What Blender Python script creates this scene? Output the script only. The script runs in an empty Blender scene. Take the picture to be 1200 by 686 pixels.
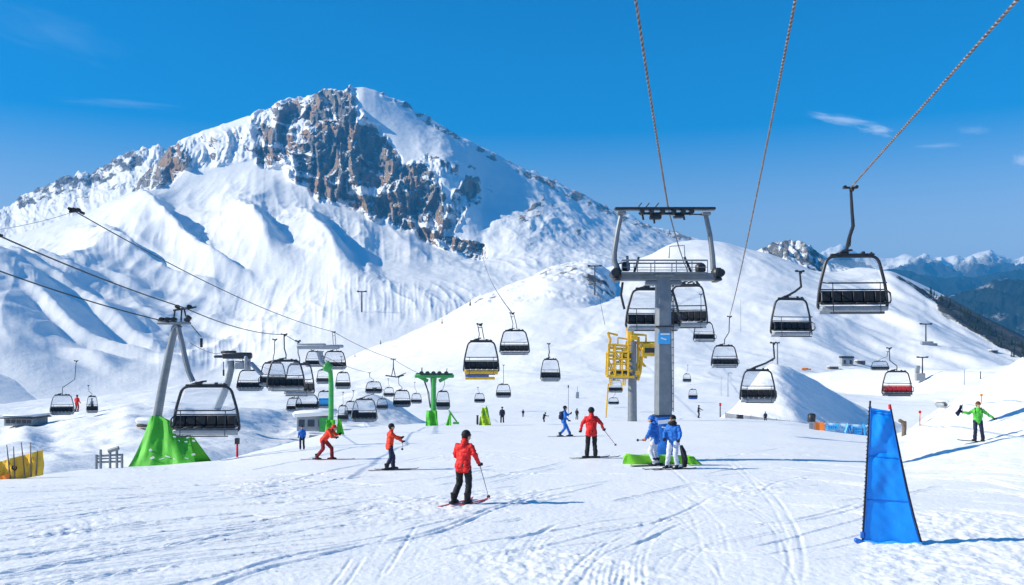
import bpy, bmesh, math, random
import numpy as np
from mathutils import Vector, Matrix, Euler

scene = bpy.context.scene
COL = scene.collection

# ------------------------------------------------------------------ camera
F = 1153.0          # focal length in photo pixels (photo 1200 x 686)
HY = 432.0          # row of the eye-level line in the photo
CH = 3.25           # eye height above the slope underfoot
cam_d = bpy.data.cameras.new("camera")
cam_d.sensor_fit = 'HORIZONTAL'
cam_d.sensor_width = 36.0
cam_d.lens = F / 1200.0 * 36.0
cam_d.shift_y = (HY - 343.0) / 1200.0
cam_d.clip_start = 0.2
cam_d.clip_end = 90000.0
cam = bpy.data.objects.new("camera", cam_d)
cam.location = (0, 0, CH)
cam.rotation_euler = (math.radians(90), 0, 0)
COL.objects.link(cam)
scene.camera = cam

# ------------------------------------------------------------------ sky and sun
SUN_EL = math.radians(32)
SUN_AZ = math.radians(264)      # compass direction the sun stands in (0 = +y, 90 = +x)
world = bpy.data.worlds.new("World")
scene.world = world
world.use_nodes = True
nt = world.node_tree
nt.nodes.clear()
def N(tree, typ, **kw):
    n = tree.nodes.new(typ)
    for k, v in kw.items():
        if k.startswith('i_'):
            n.inputs[k[2:].replace('_', ' ')].default_value = v
        else:
            setattr(n, k, v)
    return n
sky = N(nt, 'ShaderNodeTexSky')
sky.sky_type = 'NISHITA'
sky.sun_disc = False
sky.sun_elevation = SUN_EL
sky.sun_rotation = SUN_AZ
sky.altitude = 1600
sky.air_density = 1.0
sky.dust_density = 1.0
sky.ozone_density = 3.0
hsv = N(nt, 'ShaderNodeHueSaturation')
hsv.inputs['Hue'].default_value = 0.497
hsv.inputs['Saturation'].default_value = 1.55
hsv.inputs['Value'].default_value = 1.0
nt.links.new(sky.outputs['Color'], hsv.inputs['Color'])
# mountain sky: deeper blue overhead, paler towards the horizon
tc0 = N(nt, 'ShaderNodeTexCoord'); sp0 = N(nt, 'ShaderNodeSeparateXYZ'); nt.links.new(tc0.outputs['Generated'], sp0.inputs[0])
mr0 = N(nt, 'ShaderNodeMapRange', interpolation_type='SMOOTHSTEP'); mr0.inputs['From Min'].default_value = 0.04; mr0.inputs['From Max'].default_value = 0.30
mr0.inputs['To Min'].default_value = 0.42; mr0.inputs['To Max'].default_value = 1.72
nt.links.new(sp0.outputs['Z'], mr0.inputs['Value']); nt.links.new(mr0.outputs[0], hsv.inputs['Saturation'])
# thin ice clouds high in the sky: streaky noise confined to a few patches of sky
geo = N(nt, 'ShaderNodeTexCoord')
def sky_patch(px, py, wx, wy, slope):
    """soft elliptical patch of sky round one direction"""
    d = Vector(((px-600)/F, 1.0, (HY-py)/F)).normalized()
    r = Vector((d.y, -d.x, 0)).normalized()
    u = r.cross(d).normalized()
    rr = (r*math.cos(slope)+u*math.sin(slope))
    uu = (-r*math.sin(slope)+u*math.cos(slope))
    outs = []
    for ax, w in ((rr, wx/F), (uu, wy/F)):
        dot = N(nt, 'ShaderNodeVectorMath', operation='DOT_PRODUCT')
        nt.links.new(geo.outputs['Generated'], dot.inputs[0]); dot.inputs[1].default_value = ax
        m = N(nt, 'ShaderNodeMath', operation='DIVIDE'); m.inputs[1].default_value = w
        nt.links.new(dot.outputs['Value'], m.inputs[0])
        outs.append(m)
    front = N(nt, 'ShaderNodeVectorMath', operation='DOT_PRODUCT')
    nt.links.new(geo.outputs['Generated'], front.inputs[0]); front.inputs[1].default_value = d
    cmb = N(nt, 'ShaderNodeCombineXYZ')
    nt.links.new(outs[0].outputs[0], cmb.inputs['X']); nt.links.new(outs[1].outputs[0], cmb.inputs['Y'])
    ln = N(nt, 'ShaderNodeVectorMath', operation='LENGTH'); nt.links.new(cmb.outputs[0], ln.inputs[0])
    ns = N(nt, 'ShaderNodeTexNoise'); ns.inputs['Scale'].default_value = 1.6; ns.inputs['Detail'].default_value = 6
    ns.inputs['Roughness'].default_value = 0.62; ns.inputs['Distortion'].default_value = 0.5
    mp = N(nt, 'ShaderNodeMapping'); mp.inputs['Scale'].default_value = (0.8, 1.0, 1); mp.inputs['Location'].default_value = (px*0.13, py*0.37, 0)
    nt.links.new(cmb.outputs[0], mp.inputs['Vector']); nt.links.new(mp.outputs[0], ns.inputs['Vector'])
    a = N(nt, 'ShaderNodeMath', operation='MULTIPLY_ADD'); a.inputs[1].default_value = 1.6; a.inputs[2].default_value = 0.1
    nt.links.new(ns.outputs['Fac'], a.inputs[0])
    s = N(nt, 'ShaderNodeMath', operation='SUBTRACT'); nt.links.new(a.outputs[0], s.inputs[0]); nt.links.new(ln.outputs['Value'], s.inputs[1])
    mr = N(nt, 'ShaderNodeMapRange', interpolation_type='SMOOTHSTEP'); mr.inputs['From Min'].default_value = 0.0; mr.inputs['From Max'].default_value = 1.0
    nt.links.new(s.outputs[0], mr.inputs['Value'])
    g = N(nt, 'ShaderNodeMath', operation='GREATER_THAN'); g.inputs[1].default_value = 0.0
    nt.links.new(front.outputs['Value'], g.inputs[0])
    o = N(nt, 'ShaderNodeMath', operation='MULTIPLY'); nt.links.new(mr.outputs[0], o.inputs[0]); nt.links.new(g.outputs[0], o.inputs[1])
    return o
cur = hsv.outputs['Color']
for (px, py, wx, wy, sl, op) in ((985, 140, 46, 7, -0.24, 0.5), (1028, 152, 22, 8, -0.25, 0.5), (140, 121, 78, 6, 0.02, 0.11),
                                 (1103, 171, 30, 4, -0.04, 0.22), (1140, 153, 22, 7, -0.1, 0.13), (1198, 187, 12, 10, 0.0, 0.45), (60, 40, 90, 30, -.2, .05)):
    p = sky_patch(px, py, wx, wy, sl)
    k = N(nt, 'ShaderNodeMath', operation='MULTIPLY'); k.inputs[1].default_value = op
    nt.links.new(p.outputs[0], k.inputs[0])
    mx = N(nt, 'ShaderNodeMix', data_type='RGBA')
    nt.links.new(k.outputs[0], mx.inputs['Factor']); nt.links.new(cur, mx.inputs['A'])
    mx.inputs['B'].default_value = (6.5, 7.2, 8.0, 1)
    cur = mx.outputs['Result']
bg = N(nt, 'ShaderNodeBackground'); bg.inputs['Strength'].default_value = 0.122
nt.links.new(cur, bg.inputs['Color'])
wo = N(nt, 'ShaderNodeOutputWorld'); nt.links.new(bg.outputs[0], wo.inputs['Surface'])

sun_d = bpy.data.lights.new("sun", 'SUN')
sun_d.energy = 5.0
sun_d.angle = math.radians(0.53)
sun_d.color = (1.0, 0.92, 0.745)
sun = bpy.data.objects.new("sun", sun_d)
SUN_DIR = Vector((math.sin(SUN_AZ)*math.cos(SUN_EL), math.cos(SUN_AZ)*math.cos(SUN_EL), math.sin(SUN_EL)))
sun.rotation_euler = (-SUN_DIR).to_track_quat('-Z', 'Y').to_euler()
sun.location = (-60, -10, 60)
COL.objects.link(sun)

scene.view_settings.view_transform = 'Standard'
scene.view_settings.look = 'None'
scene.view_settings.gamma = 1.0
scene.view_settings.use_curve_mapping = False
scene.view_settings.exposure = 0.54
scene.render.engine = 'CYCLES'
scene.cycles.max_bounces = 6
scene.cycles.transparent_max_bounces = 24
scene.cycles.volume_bounces = 0
scene.cycles.use_denoising = True
# ------------------------------------------------------------------ numpy noise
def _hash(ix, iy, seed):
    h = (ix.astype(np.int64)*374761393 + iy.astype(np.int64)*668265263 + seed*1442695041) & 0xffffffff
    h = ((h ^ (h >> 13))*1274126177) & 0xffffffff
    return (h ^ (h >> 16)) & 0xffffffff
def perlin(x, y, seed=0):
    x = np.asarray(x, float); y = np.asarray(y, float)
    x0 = np.floor(x); y0 = np.floor(y); fx = x-x0; fy = y-y0
    u = fx*fx*fx*(fx*(fx*6-15)+10); v = fy*fy*fy*(fy*(fy*6-15)+10)
    def g(dx, dy):
        a = _hash(x0+dx, y0+dy, seed)*(2*math.pi/4294967296.0)
        return np.cos(a)*(fx-dx)+np.sin(a)*(fy-dy)
    n = (g(0,0)*(1-u)+g(1,0)*u)*(1-v)+(g(0,1)*(1-u)+g(1,1)*u)*v
    return n*1.41
def fbm(x, y, oct=5, seed=0, gain=0.5, lac=2.03):
    s = 0; a = 1; t = 0
    for i in range(oct):
        s = s+a*perlin(x, y, seed+i*17); t += a; a *= gain; x = x*lac+3.1; y = y*lac-1.7
    return s/t
def ridged(x, y, oct=5, seed=0, gain=0.5, lac=2.07):
    s = 0; a = 1; t = 0
    for i in range(oct):
        s = s+a*(1-np.abs(perlin(x, y, seed+i*13))*1.8); t += a; a *= gain; x = x*lac+5.3; y = y*lac+2.9
    return s/t
def sstep(a, b, x):
    t = np.clip((x-a)/(b-a), 0, 1)
    return t*t*(3-2*t)
def pchip(ys, t):
    """ys: list of arrays (rows), t: fractional row indices -> array (len(t), ncols); monotone cubic"""
    Y = np.stack(ys); n = len(Y); d = np.diff(Y, axis=0)
    m = np.zeros_like(Y)
    for i in range(1, n-1):
        p = d[i-1]*d[i]
        m[i] = np.where(p > 0, 2*p/np.where(np.abs(d[i-1]+d[i]) < 1e-9, 1, d[i-1]+d[i]), 0)
    m[0] = d[0]; m[-1] = d[-1]
    i = np.clip(np.floor(t).astype(int), 0, n-2); f = (t-i)[:, None]
    return (2*f**3-3*f**2+1)*Y[i]+(f**3-2*f**2+f)*m[i]+(-2*f**3+3*f**2)*Y[i+1]+(f**3-f**2)*m[i+1]
def smooth1(a, k):
    if k < 1: return a
    w = np.hanning(2*k+3)[1:-1]; w /= w.sum()
    return np.convolve(np.pad(a, len(w)//2, mode='edge'), w, mode='valid')

def unproj(px, py, D):
    return np.array([(px-600)/F*D, D, CH-(py-HY)/F*D])
def proj(p):
    return (600+p[0]/p[1]*F, HY-(p[2]-CH)/p[1]*F)

def grid_mesh(name, X, Y, Z, mat, attrs=None, kind='structure', label=None):
    nr, nc = X.shape
    me = bpy.data.meshes.new(name)
    co = np.stack([X, Y, Z], -1).reshape(-1, 3).astype(np.float32)
    idx = np.arange(nr*nc).reshape(nr, nc)
    q = np.stack([idx[:-1, :-1], idx[:-1, 1:], idx[1:, 1:], idx[1:, :-1]], -1).reshape(-1, 4)
    me.vertices.add(len(co)); me.vertices.foreach_set('co', co.ravel())
    me.loops.add(q.size); me.loops.foreach_set('vertex_index', q.ravel().astype(np.int32))
    me.polygons.add(len(q)); me.polygons.foreach_set('loop_start', (np.arange(len(q))*4).astype(np.int32))
    me.polygons.foreach_set('loop_total', np.full(len(q), 4, np.int32))
    me.polygons.foreach_set('use_smooth', np.ones(len(q), bool))
    me.update(calc_edges=True)
    for k, a in (attrs or {}).items():
        at = me.attributes.new(k, 'FLOAT', 'POINT'); at.data.foreach_set('value', a.astype(np.float32).ravel())
    me.materials.append(mat)
    o = bpy.data.objects.new(name, me); COL.objects.link(o)
    o['kind'] = kind
    if label: o['label'] = label
    return o

def loft(rows, U, counts, sm=6, sms=None):
    """rows: [(list of (px, py, D))...] near to far -> world X,Y,Z grids plus the row parameter"""
    Ds, Zs = [], []
    for ri, r in enumerate(rows):
        a = np.array(r, float)
        if sms: sm = sms[ri]
        py = smooth1(np.interp(U, a[:, 0], a[:, 1]), sm); D = smooth1(np.interp(U, a[:, 0], a[:, 2]), sm*3)
        Ds.append(D); Zs.append(CH-(py-HY)/F*D)
    t = np.concatenate([np.linspace(i, i+1, c, endpoint=False) for i, c in enumerate(counts)]+[[len(rows)-1.0]])
    D = pchip(Ds, t); Z = pchip(Zs, t)
    X = (U[None, :]-600)/F*D
    return X, D.copy(), Z, np.repeat(t[:, None], len(U), 1)

def normal_z(X, Y, Z):
    P = np.stack([X, Y, Z], -1)
    a = np.gradient(P, axis=1); b = np.gradient(P, axis=0)
    n = np.cross(a, b); n /= np.linalg.norm(n, axis=-1, keepdims=True)+1e-9
    return n

# ------------------------------------------------------------------ materials
MATS = {}
def new_mat(name):
    m = bpy.data.materials.new(name); m.use_nodes = True
    b = m.node_tree.nodes['Principled BSDF']
    return m, m.node_tree, b
def ramp(t, stops, interp='LINEAR'):
    r = t.nodes.new('ShaderNodeValToRGB'); r.color_ramp.interpolation = interp
    e = r.color_ramp.elements
    while len(e) < len(stops): e.new(0.5)
    for el, (p, c) in zip(e, stops):
        el.position = p; el.color = (*c, 1)
    return r
def noise(t, vec, scale, detail=6, rough=0.55, dist=0.0, vscale=(1,1,1)):
    mp = t.nodes.new('ShaderNodeMapping'); mp.inputs['Scale'].default_value = vscale
    t.links.new(vec, mp.inputs['Vector'])
    n = t.nodes.new('ShaderNodeTexNoise'); n.inputs['Scale'].default_value = scale; n.inputs['Detail'].default_value = detail
    n.inputs['Roughness'].default_value = rough; n.inputs['Distortion'].default_value = dist
    t.links.new(mp.outputs[0], n.inputs['Vector'])
    return n

def snow_mat(name, bumps, rock=False, rock_scale=1.0, rock_cols=None, base=(0.87, 0.875, 0.88), forest=False, sharp=0.12, detail=(0.02, 0.35)):
    """snow, with bare rock (or forest) where the surface carries the 'rock' attribute"""
    m, t, b = new_mat(name)
    geo = t.nodes.new('ShaderNodeNewGeometry'); pos = geo.outputs['Position']
    b.inputs['Roughness'].default_value = 0.55
    b.inputs['Specular IOR Level'].default_value = 0.25
    h = None
    for (sc, st, vs) in bumps:
        n = noise(t, pos, sc, 5, 0.6, 0.2, vs)
        k = t.nodes.new('ShaderNodeMath'); k.operation = 'MULTIPLY'; k.inputs[1].default_value = st
        t.links.new(n.outputs['Fac'], k.inputs[0])
        if h is None: h = k.outputs[0]
        else:
            a = t.nodes.new('ShaderNodeMath'); a.operation = 'ADD'; t.links.new(h, a.inputs[0]); t.links.new(k.outputs[0], a.inputs[1]); h = a.outputs[0]
    col = t.nodes.new('ShaderNodeMix'); col.data_type = 'RGBA'
    col.inputs['A'].default_value = (*base, 1)
    if rock:
        at = t.nodes.new('ShaderNodeAttribute'); at.attribute_name = 'rock'
        dn = noise(t, pos, detail[0]*rock_scale, 8, 0.66)
        s = t.nodes.new('ShaderNodeMath'); s.operation = 'MULTIPLY_ADD'; s.inputs[1].default_value = detail[1]*2; s.inputs[2].default_value = -detail[1]
        t.links.new(dn.outputs['Fac'], s.inputs[0])
        ad = t.nodes.new('ShaderNodeMath'); ad.operation = 'ADD'; t.links.new(at.outputs['Fac'], ad.inputs[0]); t.links.new(s.outputs[0], ad.inputs[1])
        mr = t.nodes.new('ShaderNodeMapRange'); mr.interpolation_type = 'SMOOTHSTEP'
        mr.inputs['From Min'].default_value = 0.5-sharp; mr.inputs['From Max'].default_value = 0.5+sharp
        t.links.new(ad.outputs[0], mr.inputs['Value'])
        t.links.new(mr.outputs[0], col.inputs['Factor'])
        if rock_cols:
            rn = noise(t, pos, 0.011*rock_scale, 9, 0.68, 0.6, (1, 1, 0.45))
            rr = ramp(t, rock_cols); t.links.new(rn.outputs['Fac'], rr.inputs['Fac'])
            t.links.new(rr.outputs['Color'], col.inputs['B'])
            rb = noise(t, pos, 0.05*rock_scale, 9, 0.7, 0.4, (1, 1, 0.35))
            k = t.nodes.new('ShaderNodeMath'); k.operation = 'MULTIPLY'; k.inputs[1].default_value = 26.0/rock_scale
            t.links.new(rb.outputs['Fac'], k.inputs[0])
            k2 = t.nodes.new('ShaderNodeMath'); k2.operation = 'MULTIPLY'; t.links.new(k.outputs[0], k2.inputs[0]); t.links.new(mr.outputs[0], k2.inputs[1])
            a = t.nodes.new('ShaderNodeMath'); a.operation = 'ADD'; t.links.new(h, a.inputs[0]); t.links.new(k2.outputs[0], a.inputs[1]); h = a.outputs[0]
        rg = t.nodes.new('ShaderNodeMath'); rg.operation = 'MULTIPLY_ADD'; rg.inputs[1].default_value = 0.35; rg.inputs[2].default_value = 0.55
        t.links.new(mr.outputs[0], rg.inputs[0]); t.links.new(rg.outputs[0], b.inputs['Roughness'])
    else:
        col.inputs['Factor'].default_value = 0
    t.links.new(col.outputs['Result'], b.inputs['Base Color'])
    bp = t.nodes.new('ShaderNodeBump'); bp.inputs['Strength'].default_value = 1.0; bp.inputs['Distance'].default_value = 1.0
    t.links.new(h, bp.inputs['Height']); t.links.new(bp.outputs['Normal'], b.inputs['Normal'])
    return m

M_piste = snow_mat('groomed_snow', [(38, 0.006, (1,1,1)), (9, 0.012, (1,1,1)), (2.2, 0.02, (1,1,1))])
M_drift = snow_mat('drift_snow', [(0.9, 0.10, (1,1,1)), (0.25, 0.35, (1,1,1))])
ROCK = [(0.30, (0.09, 0.09, 0.10)), (0.42, (0.22, 0.21, 0.21)), (0.48, (0.38, 0.34, 0.30)), (0.55, (0.50, 0.31, 0.175)), (0.66, (0.46, 0.30, 0.185)), (0.74, (0.27, 0.25, 0.25))]
M_hill = snow_mat('hill_snow', [(0.30, 0.22, (1,1,1)), (0.09, 0.35, (1,1,1))], rock=True, rock_scale=5.0, rock_cols=[(0.3,(0.03,0.035,0.04)),(0.6,(0.12,0.12,0.125)),(0.8,(0.2,0.19,0.18))], detail=(0.02,0.3))
M_mount = snow_mat('mountain_snow', [(0.09, 0.7, (1,1,1)), (0.025, 1.6, (1,1,1))], rock=True, rock_cols=ROCK, detail=(0.022, 0.33), sharp=0.08)
M_crag = snow_mat('crag_snow', [(0.09, 0.7, (1,1,1))], rock=True, rock_scale=2.0, rock_cols=[(0.3, (0.05, 0.055, 0.065)), (0.5, (0.16, 0.16, 0.17)), (0.7, (0.26, 0.25, 0.25))], detail=(0.025, 0.5), sharp=0.10)
FOREST = [(0.3, (0.008, 0.016, 0.016)), (0.6, (0.02, 0.036, 0.03)), (0.8, (0.035, 0.055, 0.042))]
M_forest = snow_mat('forest_slope', [(0.02, 6.0, (1,1,1))], rock=True, rock_scale=1.5, rock_cols=FOREST, detail=(0.012, 0.5), sharp=0.16)
M_far = snow_mat('far_mountain', [(0.005, 20.0, (1,1,1))], rock=True, rock_scale=0.25, rock_cols=[(0.3, (0.03, 0.04, 0.045)), (0.7, (0.12, 0.12, 0.12))], detail=(0.012, 0.45), sharp=0.14)

# ------------------------------------------------------------------ valley floor out to the horizon
ang = np.linspace(0, 2*math.pi, 97); rad = np.concatenate([[1.0], np.geomspace(200, 45000, 40)])
A, R = np.meshgrid(ang, rad)
vx, vy = R*np.cos(A), R*np.sin(A)+200
vz = -60-100*sstep(300, 4000, R)+fbm(vx/2500, vy/2500, 4, 5)*60*sstep(800, 4000, R)
grid_mesh('ground', vx[:, ::-1], vy[:, ::-1], vz[:, ::-1], M_forest, {'rock': 0.35+0.9*fbm(vx/1800, vy/1800, 4, 9)})

# ------------------------------------------------------------------ the piste in front
EDGE = np.array([(-900, 600, 26), (-300, 580, 28), (-100, 570, 30), (0, 561, 33), (60, 556, 36), (130, 550, 40), (200, 545, 46), (260, 540, 48), (330, 522, 62),
                 (390, 506, 76), (440, 500, 90), (500, 496, 100), (600, 495, 106), (700, 492, 110), (850, 490, 112), (930, 494, 108), (985, 504, 96),
                 (1040, 511, 88), (1062, 505, 84), (1085, 488, 80), (1110, 474, 78), (1150, 450, 76), (1200, 418, 75), (1300, 355, 75), (1500, 290, 80), (2000, 250, 90)], float)
def edge_of(px):
    py = np.interp(px, EDGE[:, 0], EDGE[:, 1]); D = np.interp(px, EDGE[:, 0], EDGE[:, 2])
    return py, D
_pxs = np.linspace(-900, 2000, 2901)
_epy = smooth1(np.interp(_pxs, EDGE[:, 0], EDGE[:, 1]), 14); _eD = smooth1(np.interp(_pxs, EDGE[:, 0], EDGE[:, 2]), 16)
def piste_base(px, D):
    py = np.interp(px, _pxs, _epy); De = np.interp(px, _pxs, _eD)
    ze = CH-(py-HY)/F*De
    s = np.clip((D-24)/(De-24), 0, 1)
    bank = sstep(960, 1150, px)
    z = ze*((1-bank)*s**1.5+bank*s**1.25)
    over = np.clip((D-De)/60, 0, 1)
    return z-16*over**1.3*(1-bank*0.2)
# ski tracks in plan view, traced as (px, py) points on the flat part of the slope
def flat_xy(px, py):
    D = CH*F/(py-HY)
    return (px-600)/F*D, D
rng = np.random.default_rng(4)
def spline(pts, n=60):
    P = np.array(pts, float); k = len(P); t = np.linspace(0, k-1, n)
    return np.stack(pchip([P[i] for i in range(k)], t).T, 1) if k > 2 else np.stack([np.interp(t, [0, 1], P[:, j]) for j in (0, 1)], 1)
TRACKS = []   # (polyline xy, half width m, depth m)
def track(pts, w=0.05, d=0.035, pair=0.0, n=70):
    pl = np.array([flat_xy(*p) for p in spline(pts, n)])
    dm = float(np.median(pl[:, 1])); w = max(w, 0.0019*dm); pair = pair*max(1, 0.04*dm)
    TRACKS.append((pl, w, d))
    if pair:
        dv = np.gradient(pl, axis=0); nn = np.stack([-dv[:, 1], dv[:, 0]], 1); nn /= np.linalg.norm(nn, axis=1, keepdims=True)+1e-9
        TRACKS.append((pl+nn*pair, w, d))
# the long carved pair on the right
track([(842, 528), (868, 553), (893, 577), (912, 604), (924, 636), (925, 660), (912, 700)], 0.03, 0.010, 0.24)
track([(893, 577), (905, 566), (930, 558), (975, 550)], 0.035, 0.02)
track([(893, 577), (885, 566), (870, 548)], 0.03, 0.012)
# arcs bottom centre
for k in range(9):
    o = k*6.5
    track([(690+o*1.25, 700), (697+o*1.1, 668-o*0.12), (722+o*0.75, 645-o*0.16), (770+o*0.3, 628-o*0.2), (850+o*0.2, 616-o*0.4)], 0.03, 0.012)
track([(648, 700), (672, 668), (705, 640), (745, 624)], 0.035, 0.018)
track([(668, 700), (684, 676), (708, 650), (750, 630)], 0.035, 0.018)
track([(560, 652), (640, 640), (700, 625), (770, 610), (850, 575)], 0.05, 0.04)
track([(595, 632), (625, 626), (655, 612)], 0.06, 0.05)
for k in range(34):
    x0 = rng.uniform(430, 960); y0 = rng.uniform(640, 705); L = rng.uniform(0.6, 1.3); s_ = 1 if x0 < 820 else -0.4
    track([(x0, y0), (x0+18*L*s_, y0-28*L), (x0+70*L*s_, y0-50*L), (x0+170*L*s_, y0-70*L)], rng.uniform(0.014, 0.024), rng.uniform(0.004, 0.008), rng.choice([0, 0, 0.1]))
# long fans on the left
for k in range(64):
    y0 = 560+k*2.3+rng.uniform(-3, 3); x0 = -40+rng.uniform(-40, 60)
    x1 = x0+rng.uniform(260, 620); rise = rng.uniform(0.05, 0.17)
    y1 = max(553, y0-(x1-x0)*rise*(0.5+0.5*(y0-560)/120))
    track([(x0, y0), ((x0+x1)/2, (y0+y1)/2+rng.uniform(-4, 5)), (x1, y1)], rng.uniform(0.014, 0.034), rng.uniform(0.02, 0.05), rng.choice([0, 0, 0.12]))
track([(140, 700), (260, 676), (345, 653), (440, 636)], 0.05, 0.06)
track([(225, 700), (300, 672), (370, 655), (430, 640)], 0.06, 0.06)
track([(395, 700), (412, 676), (428, 652)], 0.03, 0.014, 0.2)
track([(450, 676), (470, 645), (492, 610)], 0.03, 0.014)
for k in range(110):       # short scrapes and turns over the middle ground
    cx = rng.uniform(250, 1000); cy = rng.uniform(520, 660); L = rng.uniform(40, 150)*(cy-HY)/150; a = rng.uniform(-0.5, 0.18)
    track([(cx, cy), (cx+L*0.5, cy+L*0.5*a*0.5+rng.uniform(-2, 3)), (cx+L, cy+L*a*0.5)], rng.uniform(0.016, 0.036), rng.uniform(0.02, 0.045), rng.choice([0, 0, 0.13]))
for k in range(40):       # on the right towards the banner and bank
    cx = rng.uniform(900, 1150); cy = rng.uniform(525, 600)
    track([(cx, cy), (cx+60, cy+rng.uniform(0, 6)), (cx+150, cy+rng.uniform(4, 22))], 0.04, 0.03, rng.choice([0, 0.2]))
track([(780, 540), (800, 560), (822, 585)], 0.03, 0.012)
track([(640, 575), (570, 598), (500, 625), (430, 640)], 0.05, 0.04, 0.2)
for (ya, xa, xb, dd) in ((551, 288, 610, 0.11), (553, 560, 742, 0.11), (527.5, 838, 985, 0.12), (519, 400, 620, 0.05), (534, 720, 860, 0.05)):   # shallow grooves shaped to stand in for long cast shadow lines across the slope
    track([(xa, ya), ((xa+xb)/2, ya+0.8), (xb, ya+rng.uniform(-0.5, 1.0))], 0.11, dd)

U = np.unique(np.concatenate([np.linspace(-900, -60, 60), np.arange(-60, 1262, 1.35), np.linspace(1262, 2000, 50)]))
De = np.interp(U, _pxs, _eD)
tn = np.linspace(0, 1, 760)
Drows = [np.full(len(U), d) for d in (1.2, 3, 6, 9, 11.5)]
Dg = np.concatenate([np.stack(Drows), 13.0*(De[None, :]/13.0)**tn[:, None], De[None, :]+np.array([1.5, 4, 8, 14, 22, 34, 50])[:, None]])
Ug = np.repeat(U[None, :], len(Dg), 0)
gx = (Ug-600)/F*Dg; gy = Dg
gz = piste_base(Ug, Dg)
near = sstep(120, 60, Dg)
gz += 0.10*fbm(gx/9, gy/9, 3, 3)*near+0.022*fbm(gx/1.7, gy/2.2, 3, 21)*near
grain = fbm((gx+0.35*gy)/2.6, (gy-0.12*gx)/0.16, 3, 23)
gz += 0.011*grain*sstep(45, 20, Dg)*sstep(0.0, 0.35, fbm(gx/6, gy/4, 2, 24)+0.15)
chop = sstep(0.05, 0.45, fbm(gx/5, gy/7, 3, 77)+0.45*sstep(940, 1060, Ug)*sstep(0.2, 1.0, (26-Dg)/8+0.2)+0.5*np.exp(-((Ug-700)/150)**2-((Dg-15)/1.5)**2))
lump = ridged(gx/0.55, gy/0.8, 3, 31)
gz += chop*(0.05*fbm(gx/0.32, gy/0.4, 3, 41)+0.035*np.maximum(lump-0.5, 0))*sstep(60, 25, Dg)
gz += 0.008*fbm(gx/0.12, gy/0.16, 2, 51)*sstep(50, 20, Dg)
bk = sstep(1020, 1120, Ug)*sstep(24, 45, Dg)
gz += bk*(0.35*fbm(gx/6, gy/8, 4, 61)+0.14*np.abs(fbm(gx/1.2, gy/1.8, 3, 62)))
flatx, flaty, flatz = gx.ravel(), gy.ravel(), gz.ravel()
carve = np.zeros_like(flatz)
for pl, w, d in TRACKS:
    lo = pl.min(0)-w*5; hi = pl.max(0)+w*5
    c = np.where((flatx > lo[0]) & (flatx < hi[0]) & (flaty > lo[1]) & (flaty < hi[1]))[0]
    if not len(c): continue
    best = np.full(len(c), 1e9); along = np.zeros(len(c))
    qx, qy = flatx[c], flaty[c]
    for i in range(len(pl)-1):
        a, b2 = pl[i], pl[i+1]; v = b2-a; L2 = v@v+1e-12
        tt = np.clip(((qx-a[0])*v[0]+(qy-a[1])*v[1])/L2, 0, 1)
        dd = (qx-a[0]-tt*v[0])**2+(qy-a[1]-tt*v[1])**2
        k = dd < best; best[k] = dd[k]; along[k] = (i+tt[k])/(len(pl)-1)
    r = np.sqrt(best)/w
    fade = sstep(0, 0.12, along)*sstep(1, 0.82, along)
    prof = -np.exp(-r**2)+0.32*np.exp(-((r-1.9)/0.7)**2)*(0.4+0.9*np.maximum(0, perlin(qx*4.1, qy*4.1, 98)+0.3))
    carve[c] += prof*d*fade*(0.75+0.5*perlin(qx*1.3, qy*1.3, 99))
gz = gz+np.clip(carve, -0.065, 0.04).reshape(gz.shape)*sstep(85, 50, Dg)
piste = grid_mesh('piste', gx, gy, gz, M_piste, label='broad groomed snow slope scored with ski tracks')

def ground_at(px, py):
    """point of the piste seen at photo pixel (px, py)"""
    d = np.linspace(6, 115, 6000)
    z = piste_base(np.full_like(d, px), d)
    s = HY-(z-CH)/d*F
    k = np.where(s <= py)[0]
    i = k[0] if len(k) else len(d)-1
    return Vector(((px-600)/F*d[i], d[i], float(z[i])))

# ------------------------------------------------------------------ wind-rolled mounds left of the piste
U = np.arange(-400, 580, 1.6)
rows = [[(-400, 680, 40), (0, 620, 42), (200, 600, 52), (400, 570, 80), (580, 540, 110)],
        [(-400, 600, 52), (-60, 560, 56), (0, 545, 60), (60, 540, 64), (120, 552, 66), (180, 530, 72), (240, 525, 78), (300, 530, 88), (400, 515, 110), (580, 525, 125)],
        [(-400, 520, 85), (0, 517, 88), (30, 506, 92), (60, 520, 90), (110, 513, 90), (150, 500, 92), (200, 505, 95), (260, 505, 100), (330, 505, 120), (400, 497, 135), (470, 500, 140), (580, 520, 150)],
        [(-400, 500, 110), (0, 505, 112), (40, 495, 114), (80, 484, 116), (120, 477, 118), (150, 470, 120), (200, 468, 122), (250, 474, 125), (300, 480, 130), (350, 482, 150), (395, 466, 160), (425, 459, 165), (450, 466, 165), (475, 482, 165), (500, 497, 165), (580, 515, 165)],
        [(-400, 520, 140), (0, 540, 150), (200, 520, 160), (400, 510, 200), (580, 525, 210)]]
X, Y, Z, T = loft(rows, U, [8, 40, 50, 50], 8)
Z += 0.9*(ridged(X/16+0.3*fbm(X/9, Y/9, 2, 6), Y/26, 3, 8)-0.6)*sstep(0.3, 1.2, T)*sstep(4, 3, T)+0.25*fbm(X/4, Y/6, 3, 15)
grid_mesh('snow_mounds', X, Y, Z, M_drift, label='wind rolled snow mounds in the hollow left of the slope')

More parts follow.
